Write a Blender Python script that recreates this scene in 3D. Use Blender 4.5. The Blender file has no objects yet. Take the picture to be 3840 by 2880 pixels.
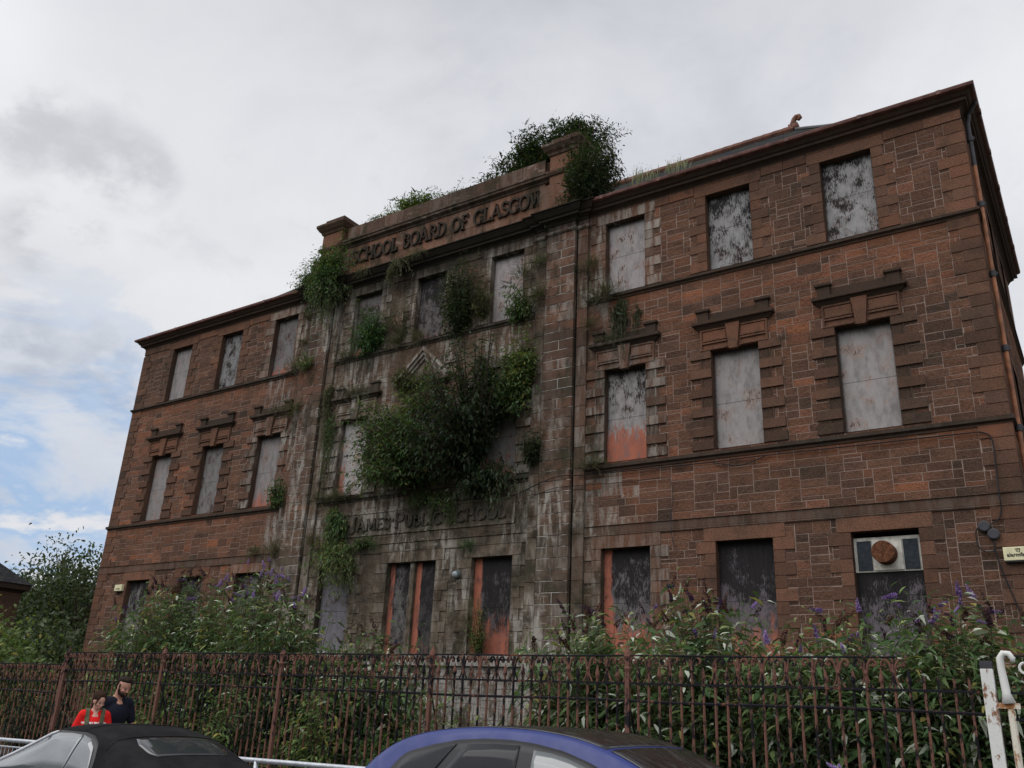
import bpy, bmesh, math, random
import numpy as np
from mathutils import Vector, Matrix, Quaternion
from mathutils.bvhtree import BVHTree
random.seed(7)
sc = bpy.context.scene
COL = sc.collection
R = math.radians
YF = 20.0                      # plane of the school front
XL, XR = -33.27, -1.12         # its two corners
XC = -17.2
YB = 30.4

# ------------------------------------------------------------------ objects
def link(o, parent=None):
    COL.objects.link(o)
    if parent is not None: o.parent = parent
    return o
def tag(o, label=None, cat=None, group=None, kind=None):
    if label: o['label'] = label
    if cat: o['category'] = cat
    if group: o['group'] = group
    if kind: o['kind'] = kind
    return o
def empty(name, loc=(0, 0, 0), rz=0.0, label=None, cat=None, group=None):
    o = bpy.data.objects.new(name, None)
    o.location = loc; o.rotation_euler = (0, 0, rz); o.empty_display_size = .2
    link(o); return tag(o, label, cat, group)
def copy_tree(o, parent=None):
    c = o.copy(); COL.objects.link(c)
    if parent is not None: c.parent = parent
    for ch in list(o.children): copy_tree(ch, c)
    return c

class MB:
    def __init__(s): s.v = []; s.f = []; s.m = []; s.c = []
    def face(s, pts, m=0, c=(.3, .4, 0)):
        i = len(s.v); s.v += [tuple(p) for p in pts]; s.f.append(tuple(range(i, i + len(pts)))); s.m.append(m); s.c.append(c)
    def box(s, x0, x1, y0, y1, z0, z1, m=0, c=(.3, .4, 0)):
        i = len(s.v)
        s.v += [(x0,y0,z0),(x1,y0,z0),(x1,y1,z0),(x0,y1,z0),(x0,y0,z1),(x1,y0,z1),(x1,y1,z1),(x0,y1,z1)]
        for q in ((0,3,2,1),(4,5,6,7),(0,1,5,4),(1,2,6,5),(2,3,7,6),(3,0,4,7)):
            s.f.append(tuple(i + k for k in q)); s.m.append(m); s.c.append(c)
    def tube(s, pts, r, n=8, m=0, c=(.3, .4, 0), cap=True):
        pts = [Vector(p) for p in pts]; rs = r if isinstance(r, (list, tuple)) else [r] * len(pts)
        i0 = len(s.v); a = None
        for k, p in enumerate(pts):
            t = (pts[min(k+1, len(pts)-1)] - pts[max(k-1, 0)])
            t = t.normalized() if t.length > 1e-9 else Vector((0, 0, 1))
            if a is None:
                a = t.orthogonal().normalized()
            else:
                a = (a - t * a.dot(t)); a = a.normalized() if a.length > 1e-6 else t.orthogonal().normalized()
            b = t.cross(a)
            for j in range(n):
                w = 2 * math.pi * j / n
                s.v.append(tuple(p + (a * math.cos(w) + b * math.sin(w)) * rs[k]))
        for k in range(len(pts) - 1):
            for j in range(n):
                q = (i0+k*n+j, i0+k*n+(j+1) % n, i0+(k+1)*n+(j+1) % n, i0+(k+1)*n+j)
                s.f.append(q); s.m.append(m); s.c.append(c)
        if cap:
            s.f.append(tuple(i0 + j for j in reversed(range(n)))); s.m.append(m); s.c.append(c)
            e = i0 + (len(pts) - 1) * n
            s.f.append(tuple(e + j for j in range(n))); s.m.append(m); s.c.append(c)
    def strip(s, pts, t, y0, y1, m=0, c=(.3, .4, 0), ts=None):
        """a flat stroke in XZ with real depth y0 (front) .. y1"""
        P = [np.array(p, float) for p in pts]; Lp = []; Rp = []
        for k, p in enumerate(P):
            d = P[min(k+1, len(P)-1)] - P[max(k-1, 0)]; d = d / (np.linalg.norm(d) + 1e-9)
            nrm = np.array([-d[1], d[0]]); w = (ts[k] if ts else t) / 2
            Lp.append(p + nrm * w); Rp.append(p - nrm * w)
        for k in range(len(P) - 1):
            a, b, cc, d = Rp[k], Rp[k+1], Lp[k+1], Lp[k]
            F = lambda q, y: (q[0], y, q[1])
            s.face([F(a,y0),F(b,y0),F(cc,y0),F(d,y0)], m, c)
            s.face([F(a,y1),F(b,y1),F(b,y0),F(a,y0)], m, c)
            s.face([F(d,y0),F(cc,y0),F(cc,y1),F(d,y1)], m, c)
            if k == 0: s.face([F(a,y0),F(d,y0),F(d,y1),F(a,y1)], m, c)
            if k == len(P) - 2: s.face([F(b,y1),F(cc,y1),F(cc,y0),F(b,y0)], m, c)
    def sweep(s, path, prof, closed=False, m=0, c=(.3, .4, 0), caps=True):
        """moulding: plan path (x,y), outward on its right hand; prof = [(out,z)]"""
        n = len(path); off = []
        for k in range(n):
            a = Vector(path[k]) - Vector(path[(k-1) % n]) if (k > 0 or closed) else None
            b = Vector(path[(k+1) % n]) - Vector(path[k]) if (k < n-1 or closed) else None
            na = Vector((a.y, -a.x)).normalized() if a is not None else None
            nb = Vector((b.y, -b.x)).normalized() if b is not None else None
            if na is None: o = nb
            elif nb is None: o = na
            else: o = (na + nb) / max(.2, 1 + na.dot(nb))
            off.append(o)
        i0 = len(s.v); q = len(prof)
        for k in range(n):
            for d, z in prof: s.v.append((path[k][0] + off[k].x * d, path[k][1] + off[k].y * d, z))
        for k in range(n if closed else n - 1):
            k2 = (k + 1) % n
            for j in range(q - 1):
                s.f.append((i0+k*q+j, i0+k2*q+j, i0+k2*q+j+1, i0+k*q+j+1)); s.m.append(m); s.c.append(c)
        if caps and not closed:
            s.f.append(tuple(i0 + j for j in reversed(range(q)))); s.m.append(m); s.c.append(c)
            s.f.append(tuple(i0 + (n-1)*q + j for j in range(q))); s.m.append(m); s.c.append(c)
    def build(s, name, mats, parent=None, origin=(0, 0, 0), smooth=False, bevel=0):
        me = bpy.data.meshes.new(name)
        ox, oy, oz = origin
        me.from_pydata([(x-ox, y-oy, z-oz) for x, y, z in s.v], [], s.f)
        if not isinstance(mats, (list, tuple)): mats = [mats]
        for mt in mats: me.materials.append(mt)
        if s.f:
            me.polygons.foreach_set('material_index', s.m)
            at = me.attributes.new('tone', 'FLOAT_COLOR', 'FACE')
            at.data.foreach_set('color', np.array([list(c) + [1.0] for c in s.c], np.float32).ravel())
            if smooth: me.polygons.foreach_set('use_smooth', [True] * len(s.f))
        me.update()
        o = bpy.data.objects.new(name, me); o.location = origin
        if bevel:
            b = o.modifiers.new('bevel', 'BEVEL'); b.width = bevel; b.segments = 2; b.limit_method = 'ANGLE'
        return link(o, parent)

# ------------------------------------------------------------------ node helper
class NT:
    def __init__(s, tree): s.t = tree; s.N = tree.nodes; s.L = tree.links
    def n(s, typ, **kw):
        x = s.N.new(typ)
        for k, v in kw.items(): setattr(x, k, v)
        return x
    def put(s, sock, v):
        if isinstance(v, bpy.types.NodeSocket): s.L.new(v, sock)
        elif isinstance(v, (tuple, list)) and len(v) == 3 and sock.type == 'RGBA': sock.default_value = (*v, 1)
        else: sock.default_value = v
    def math(s, op, a, b=0.0, clamp=False):
        x = s.n('ShaderNodeMath', operation=op, use_clamp=clamp); s.put(x.inputs[0], a); s.put(x.inputs[1], b); return x.outputs[0]
    def mix(s, f, a, b, mode='MIX'):
        x = s.n('ShaderNodeMix', data_type='RGBA', blend_type=mode); s.put(x.inputs[0], f); s.put(x.inputs[6], a); s.put(x.inputs[7], b); return x.outputs[2]
    def rng(s, v, a, b, c=0.0, d=1.0, smooth=True):
        x = s.n('ShaderNodeMapRange', interpolation_type='SMOOTHSTEP' if smooth else 'LINEAR')
        for k, q in enumerate((v, a, b, c, d)): s.put(x.inputs[k], q)
        return x.outputs[0]
    def noise(s, vec, scale, detail=4, rough=.55, dist=0.0):
        x = s.n('ShaderNodeTexNoise'); s.put(x.inputs['Vector'], vec)
        x.inputs['Scale'].default_value = scale; x.inputs['Detail'].default_value = detail
        x.inputs['Roughness'].default_value = rough; x.inputs['Distortion'].default_value = dist
        return x.outputs[0]
    def scale(s, vec, v, off=(0, 0, 0)):
        x = s.n('ShaderNodeMapping'); s.put(x.inputs[0], vec); x.inputs['Scale'].default_value = v; x.inputs['Location'].default_value = off
        return x.outputs[0]
    def ramp(s, f, stops):
        x = s.n('ShaderNodeValToRGB'); e = x.color_ramp.elements
        while len(e) < len(stops): e.new(.5)
        for k, (p, c) in enumerate(stops): e[k].position = p; e[k].color = (*c, 1)
        s.put(x.inputs[0], f); return x.outputs[0]
    def sep(s, v):
        x = s.n('ShaderNodeSeparateXYZ'); s.put(x.inputs[0], v); return x.outputs
    def attr(s, name): return s.n('ShaderNodeAttribute', attribute_name=name).outputs['Color']
    def bump(s, h, strength=.4, dist=.02):
        x = s.n('ShaderNodeBump'); x.inputs['Strength'].default_value = strength; x.inputs['Distance'].default_value = dist
        s.put(x.inputs['Height'], h); return x.outputs[0]
def material(name, rough=.8, spec=.3, metal=0.0):
    m = bpy.data.materials.new(name); m.use_nodes = True
    nt = NT(m.node_tree); p = nt.N['Principled BSDF']
    p.inputs['Roughness'].default_value = rough; p.inputs['Specular IOR Level'].default_value = spec; p.inputs['Metallic'].default_value = metal
    return m, nt, p
def plain(name, col, rough=.6, spec=.4, metal=0.0, var=.25, scale=12.0, bump=0.0):
    m, nt, p = material(name, rough, spec, metal)
    pos = nt.n('ShaderNodeNewGeometry').outputs['Position']
    f = nt.rng(nt.noise(pos, scale, 5), .3, .7, 1 - var, 1 + var)
    nt.put(p.inputs['Base Color'], nt.mix(1.0, col, f, 'MULTIPLY'))
    if bump: nt.put(p.inputs['Normal'], nt.bump(nt.noise(pos, scale * 3, 5), bump))
    return m

# ------------------------------------------------------------------ sandstone
def stone(name, rubble=True, trim=False):
    m, nt, p = material(name, .95, .06)
    pos = nt.n('ShaderNodeNewGeometry').outputs['Position']
    X, Y, Z = nt.sep(pos)
    tone = nt.attr('tone'); tr, tg, tb = nt.sep(tone)
    big = nt.noise(pos, .32, 5, .6); mid = nt.noise(pos, 2.4, 6, .6); fine = nt.noise(pos, 34, 8, .7)
    pal = nt.ramp(nt.math('ADD', tr, nt.rng(big, .3, .7, -.20, .20)), [
        (0, (.064, .042, .031)), (.3, (.093, .053, .037)), (.62, (.126, .065, .042)), (.86, (.165, .074, .045)), (1, (.225, .092, .050))])
    c = nt.mix(1.0, pal, nt.rng(fine, .25, .75, .52, 1.45), 'MULTIPLY')
    c = nt.mix(1.0, c, nt.rng(tg, 0, 1, .98, 1.30), 'MULTIPLY')
    c = nt.mix(nt.rng(mid, .5, .72, 0, .5), c, (.036, .029, .025))          # soot
    fb = nt.math('MAXIMUM', nt.math('MULTIPLY', nt.rng(Z, 7.30, 7.68), nt.rng(Z, 7.85, 7.80)), nt.math('MULTIPLY', nt.math('MULTIPLY', nt.rng(Z, 11.9, 12.7), nt.rng(Z, 12.9, 12.85)), .7))
    fb = nt.math('MULTIPLY', fb, nt.rng(nt.noise(nt.scale(pos, (1, 1, 2), (4, 4, 4)), .8, 5, .6), .42, .58))
    c = nt.mix(nt.math('MULTIPLY', fb, .75), c, nt.mix(fine, (.15, .062, .036), (.27, .115, .062)))   # fresh orange stone where the ledge has kept the soot off
    dx = nt.math('ABSOLUTE', nt.math('ADD', X, 17.2))
    wob = nt.rng(big, .25, .75, -1.3, 1.3)
    zone = nt.rng(nt.math('ADD', dx, wob), 7.7, 5.6)                           # weathered middle bay
    core = nt.rng(nt.math('ADD', dx, nt.math('MULTIPLY', wob, .3)), 4.9, 4.0)
    ub = nt.rng(Z, 15.95, 15.6)
    grey = nt.math('MULTIPLY', nt.math('ADD', nt.math('MULTIPLY', core, .62), nt.math('MULTIPLY', nt.math('MULTIPLY', zone, nt.rng(Z, 11.5, 5.0)), .45), True), ub)
    c = nt.mix(nt.math('MINIMUM', grey, .8), c, nt.mix(nt.rng(mid, .3, .7), (.032, .029, .021), (.155, .130, .094)))
    st = nt.noise(nt.scale(pos, (1.7, 1.7, .30)), 3.0, 8, .66, .4)
    st2 = nt.noise(nt.scale(pos, (1.0, 1.0, 3.2), (3, 0, 9)), 3.0, 9, .74)
    patch = nt.rng(nt.noise(nt.scale(pos, (1, 1, .8), (2, 7, 5)), .62, 5, .6), .44, .60)
    ef = nt.math('MULTIPLY', nt.rng(st, .46, .60), nt.math('MULTIPLY', nt.math('MULTIPLY', zone, ub), nt.math('ADD', nt.math('MULTIPLY', patch, 1.0), .05)))
    ef = nt.math('MAXIMUM', ef, nt.math('MULTIPLY', nt.math('MULTIPLY', nt.rng(st2, .52, .64), nt.math('MULTIPLY', patch, zone)), .7))
    ef = nt.math('MAXIMUM', nt.math('MULTIPLY', ef, .8), nt.math('MULTIPLY', nt.rng(st, .40, .60), tb))
    c = nt.mix(nt.math('MINIMUM', ef, .85), c, nt.mix(fine, (.24, .215, .18), (.46, .43, .38)))     # lime bloom
    al = nt.math('MULTIPLY', nt.rng(nt.noise(nt.scale(pos, (1, 1, .6), (7, 3, 1)), 1.1, 8, .7), .50, .64), nt.math('ADD', nt.math('MULTIPLY', zone, .55), .20))
    c = nt.mix(al, c, (.030, .031, .019))                                      # algae
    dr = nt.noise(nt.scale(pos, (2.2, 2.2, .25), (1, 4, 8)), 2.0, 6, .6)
    ledge_runs = nt.math('MULTIPLY', nt.rng(nt.math('ADD', Z, nt.math('MULTIPLY', dr, 1.6)), 15.55, 16.6), nt.rng(Z, 16.3, 16.1))
    c = nt.mix(nt.math('MULTIPLY', nt.math('MULTIPLY', ledge_runs, nt.rng(dx, 7.2, 5.4)), .8), c, (.017, .015, .012))   # dark runs below the main ledge
    if trim: c = nt.mix(.62, c, (.030, .027, .022))
    pm = nt.math('MULTIPLY', nt.rng(nt.noise(nt.scale(pos, (1, 1, .7)), 2.6, 9, .74), .44, .56), nt.math('MULTIPLY', nt.rng(Z, 3.12, 3.04), nt.rng(dx, 5.2, 4.2)))
    c = nt.mix(nt.math('MULTIPLY', pm, .9), c, nt.mix(mid, (.16, .15, .13), (.42, .40, .37)))                # peeling white paint of the basement
    nt.put(p.inputs['Base Color'], c)
    h = nt.math('ADD', nt.math('MULTIPLY', fine, .6), nt.math('MULTIPLY', nt.noise(pos, 11, 6, .6), 1.0 if rubble else .35))
    nt.put(p.inputs['Normal'], nt.bump(h, .9 if rubble else .45, .045))
    return m
def mortar(name):
    m, nt, p = material(name, .95, .1)
    pos = nt.n('ShaderNodeNewGeometry').outputs['Position']
    X, Y, Z = nt.sep(pos)
    dx = nt.math('ABSOLUTE', nt.math('ADD', X, 17.2))
    c = nt.mix(nt.noise(pos, 3, 6, .6), (.12, .085, .068), (.40, .305, .25))
    c = nt.mix(nt.rng(dx, 7.5, 5.4, 0, .75), c, (.045, .039, .031))
    nt.put(p.inputs['Base Color'], c)
    return m
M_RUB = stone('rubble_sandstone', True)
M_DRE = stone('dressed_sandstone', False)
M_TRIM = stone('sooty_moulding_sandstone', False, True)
M_MORT = mortar('pale_mortar')
M_GUT = plain('red_brown_gutter_paint', (.125, .055, .044), .6, .25, var=.35, scale=5)
M_DARK = plain('dark_void', (.012, .011, .011), .9, .1)
M_LEAD = plain('black_rubber_cable', (.010, .010, .012), .6, .3)
M_PIPE = plain('ochre_painted_cast_iron', (.27, .105, .045), .6, .4, var=.4, scale=4)
M_PIPED = plain('bare_dark_cast_iron', (.030, .030, .034), .6, .4, var=.4, scale=4)

def board(name, seed, light=.34, black=.3, orange=.0, top=0.0, tint=(1, .935, .89), low=.3, edge=0.0, w=.62, h=2.6):
    """plywood sheet: flaking grey paint over black primer and raw orange undercoat"""
    m, nt, p = material(name, .9, .06)
    ob = nt.n('ShaderNodeTexCoord').outputs['Object']
    v = nt.scale(ob, (1, 1, 1), (seed * 3.7, seed * 1.3, seed * 5.1))
    X, Y, Z = nt.sep(ob)
    zz = nt.math('DIVIDE', Z, h)
    fleck = nt.noise(nt.scale(v, (48, 1, 10)), 1.0, 6, .74)
    lay = nt.noise(nt.scale(v, (1.6, 1, 1.1)), 1.9, 7, .62)
    smud = nt.noise(nt.scale(v, (3.5, 1, 1.6), (9, 2, 4)), 1.6, 7, .68)
    grain = nt.noise(nt.scale(v, (60, 1, 2.5)), 1.0, 4, .6)
    light *= .74
    pc = nt.mix(grain, tuple(light * .80 * t for t in tint), tuple(light * 1.16 * t for t in tint))
    pc = nt.mix(nt.rng(smud, .40, .70, 0, .62), pc, tuple(light * .42 * t for t in (1, .95, .90)))
    pc = nt.mix(nt.rng(lay, .50, .66, 0, .55), pc, tuple(light * .92 * t for t in (1.12, .72, .56)))
    bm = nt.math('ADD', nt.math('ADD', nt.math('MULTIPLY', fleck, .80), nt.math('MULTIPLY', lay, .85)), nt.rng(zz, .2, 1.0, -.02, top, False))
    t = 1.10 - .44 * black
    c = nt.mix(nt.rng(bm, t - .05, t + .09), pc, nt.mix(grain, (.010, .010, .011), (.040, .036, .036)))
    rim = nt.math('MULTIPLY', nt.rng(nt.math('ADD', nt.math('ABSOLUTE', X), nt.math('MULTIPLY', fleck, .10)), w - .02, w + .05), .8)
    c = nt.mix(nt.math('MAXIMUM', rim, nt.math('MULTIPLY', nt.rng(nt.math('ADD', zz, nt.math('MULTIPLY', fleck, .07)), .965, 1.03), .85)), c, (.018, .017, .016))
    jl = nt.rng(nt.math('ABSOLUTE', nt.math('SUBTRACT', Z, 1.22 + .02 * (seed % 3))), .009, .004)
    c = nt.mix(nt.math('MULTIPLY', jl, .8), c, (.02, .018, .016))
    if orange > 0:
        on = nt.noise(nt.scale(v, (9, 1, 2.2), (5, 5, 5)), 1.0, 6, .65)
        ed = nt.rng(nt.math('ABSOLUTE', nt.math('SUBTRACT', X, .1)), w * .62, w * .92, 0, edge)
        om = nt.math('ADD', nt.math('ADD', nt.math('ADD', nt.math('MULTIPLY', on, .58), nt.math('MULTIPLY', fleck, .42)), nt.rng(zz, 0, .62, low, -.12, False)), ed)
        tt = .89 - .42 * orange
        oc = nt.mix(nt.rng(smud, .42, .66, 0, .6), nt.mix(grain, (.27, .085, .052), (.45, .17, .11)), (.17, .075, .06))
        c = nt.mix(nt.math('MULTIPLY', nt.rng(om, tt - .05, tt + .07), nt.rng(smud, .75, .5, .45, 1.0)), c, oc)
    nt.put(p.inputs['Base Color'], c)
    nt.put(p.inputs['Normal'], nt.bump(nt.math('ADD', fleck, grain), .25, .01))
    return m
# ================================================================== SCHOOL
school = empty('school_building', (XC, YF, 0), 0, 'derelict three-storey red sandstone school with boarded windows', 'building')
def sk(o): # parent to the school keeping world position
    o.parent = school; o.matrix_parent_inverse = Matrix.Translation((-XC, -YF, 0)); return o
rnd = random.Random(11)
openings = []          # (x0,x1,z0,z1) in the front wall
dressed = []           # every dressed block on the front: (x0,x1,z0,z1)
def subtract(rects, hole):
    out = []
    a0, a1, b0, b1 = hole
    for x0, x1, z0, z1 in rects:
        if a1 <= x0 or a0 >= x1 or b1 <= z0 or b0 >= z1: out.append((x0, x1, z0, z1)); continue
        if a0 > x0: out.append((x0, a0, z0, z1))
        if a1 < x1: out.append((a1, x1, z0, z1))
        m0, m1 = max(a0, x0), min(a1, x1)
        if b0 > z0: out.append((m0, m1, z0, b0))
        if b1 < z1: out.append((m0, m1, b1, z1))
    return out
front = lambda u, z, p: (u, YF - p, z)
right = lambda u, z, p: (XR + p, YF + u, z)
left_ = lambda u, z, p: (XL - p, YB - u, z)
def block(mb, tf, u0, u1, z0, z1, p, tone, m=0, base=-.02, jit=0.0, ch=.006):
    j = lambda: rnd.uniform(-jit, jit)
    A = [(u0 + ch + j(), z0 + ch + j()), (u1 - ch + j(), z0 + ch + j()), (u1 - ch + j(), z1 - ch + j()), (u0 + ch + j(), z1 - ch + j())]
    B = [(u0, z0), (u1, z0), (u1, z1), (u0, z1)]
    f = [tf(a, b, p) for a, b in A]; e = [tf(a, b, p - .008) for a, b in B]; k = [tf(a, b, base) for a, b in B]
    mb.face(f, m, tone)
    for i in range(4):
        n = (i + 1) % 4
        mb.face([e[i], e[n], f[n], f[i]], m, tone)
        mb.face([k[i], k[n], e[n], e[i]], m, tone)
def tone(lo=.2, hi=.7, bl=0.0):
    r = rnd.triangular(lo, hi)
    q = rnd.random()
    if q < .045: r = rnd.uniform(.72, .92)
    elif q < .14: r = rnd.uniform(.05, .2)
    return (r, rnd.random(), bl)
def dtone(lo=.15, hi=.55, bl=0.0): return (rnd.uniform(lo, hi), rnd.random(), bl)
def dblock(mb, x0, x1, z0, z1, p=.034, t=None, tf=front, reg=True, g=.004):
    if reg and tf is front: dressed.append((x0, x1, z0, z1))
    block(mb, tf, x0 + g, x1 - g, z0 + g, z1 - g, p, t or dtone())

def rubble(mb, tf, x0, x1, z0, z1, holes, g=.0055, lo=.2, hi=.72):
    cu, cz = .10, .098
    nx = max(1, int(round((x1 - x0) / cu))); nz = max(1, int(round((z1 - z0) / cz)))
    cu = (x1 - x0) / nx; cz = (z1 - z0) / nz
    grid = [[False] * nx for _ in range(nz)]
    for r in range(nz):
        for q in range(nx):
            if grid[r][q]: continue
            h = rnd.choices((1, 2, 3), (.13, .64, .23))[0]
            w = rnd.choices((4, 5, 6, 7, 8), (.18, .26, .26, .18, .12))[0]
            if h == 1: w = rnd.randint(4, 7)
            if h == 3: w = rnd.randint(4, 6)
            w0 = 0
            while w0 < w and q + w0 < nx and not grid[r][q + w0]: w0 += 1
            # never leave a one-cell crumb behind
            if q + w0 < nx and not grid[r][q + w0] and (q + w0 + 1 >= nx or grid[r][q + w0 + 1]): w0 += 1
            h = min(h, nz - r)
            hh = 1
            while hh < h and all(not grid[r + hh][q + k] for k in range(w0)): hh += 1
            if nz - r - hh == 1 and hh < 3: 
                if all(not grid[r + hh][q + k] for k in range(w0)): hh += 1
            for a in range(hh):
                for k in range(w0): grid[r + a][q + k] = True
            jx = rnd.uniform(-.02, .02) if q > 0 else 0
            rc = [(x0 + q * cu, x0 + (q + w0) * cu, z0 + r * cz, z0 + (r + hh) * cz)]
            for ho in holes:
                rc = subtract(rc, ho)
                if not rc: break
            t = tone(lo, hi)
            uu = x0 + (q + w0 / 2) * cu; zz = z0 + r * cz
            if tf is front and -11.3 < uu < -9.5 and 6.2 < zz < 7.8 and rnd.random() < .55: t = (t[0], t[1], rnd.uniform(.2, .75))
            for a0, a1, b0, b1 in rc:
                if a1 - a0 < .03 or b1 - b0 < .03: continue
                block(mb, tf, a0 + g, a1 - g, b0 + g, b1 - g, rnd.uniform(.006, .013), t, 0, -.01, .004)

# ---- windows -----------------------------------------------------------
WX_R = (-3.82, -6.94, -10.04); WX_L = (-24.30, -27.42, -30.57)
BD = dict(light=.34, black=.3)
def reveal(mb, x0, x1, z0, z1, d=.24, p=.022, sill=True):
    t = (.12, .3, 0)
    mb.face([(x0,YF-p,z0),(x0,YF+d,z0),(x0,YF+d,z1),(x0,YF-p,z1)], 0, t)
    mb.face([(x1,YF+d,z0),(x1,YF-p,z0),(x1,YF-p,z1),(x1,YF+d,z1)], 0, t)
    mb.face([(x0,YF+d,z1),(x1,YF+d,z1),(x1,YF-p,z1),(x0,YF-p,z1)], 0, t)
    mb.face([(x0,YF-p,z0),(x1,YF-p,z0),(x1,YF+d,z0),(x0,YF+d,z0)], 0, t)
nb = [0]
def add_board(win, x0, x1, z0, z1, y=YF + .17, label=None, **kw):
    nb[0] += 1
    b = MB(); b.box(x0, x1, y, y + .03, z0, z1)
    m = board('weathered_plywood_%d' % nb[0], nb[0] * 1.37, w=(x1 - x0) / 2, h=z1 - z0, **kw)
    o = b.build('board', m, win, ((x0 + x1) / 2, y, z0))
    o.matrix_parent_inverse = win.matrix_world.inverted()
    if label: o['label'] = label
    return o
def rybats(mb, xo, side, z0, z1, c=.29, lon=.5, sho=.28, start=0, bl=0.0, lo=.15, hi=.55):
    n = int(round((z1 - z0) / c)); c = (z1 - z0) / n
    for k in range(n):
        w = lon if (k + start) % 2 == 0 else sho
        a, b = (xo - w, xo) if side < 0 else (xo, xo + w)
        dblock(mb, a, b, z0 + k * c, z0 + (k + 1) * c, .034, dtone(lo, hi, bl * rnd.random()))
def blk(x): # how salt-bleached the stone is, by distance from the middle bay
    d = abs(x - XC); return .8 if 2.5 < d < 7.6 else (.5 if d <= 2.5 else 0.0)
def top_window(x, **kw):
    mb = MB(); h = .625; z0, z1 = 13.03, 15.37; bl = blk(x)
    openings.append((x - h, x + h, z0, z1))
    rybats(mb, x - h, -1, z0, z1, bl=bl); rybats(mb, x + h, 1, z0, z1, bl=bl, start=0)
    dblock(mb, x - h - .33, x + h + .33, z1, 15.70, .036, dtone(.25, .6, bl * .8))
    reveal(mb, x - h, x + h, z0, z1)
    w = sk(mb.build('window', [M_DRE])); bpy.context.view_layer.update()
    add_board(w, x - h, x + h, z0, z1, **kw); return w
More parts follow.
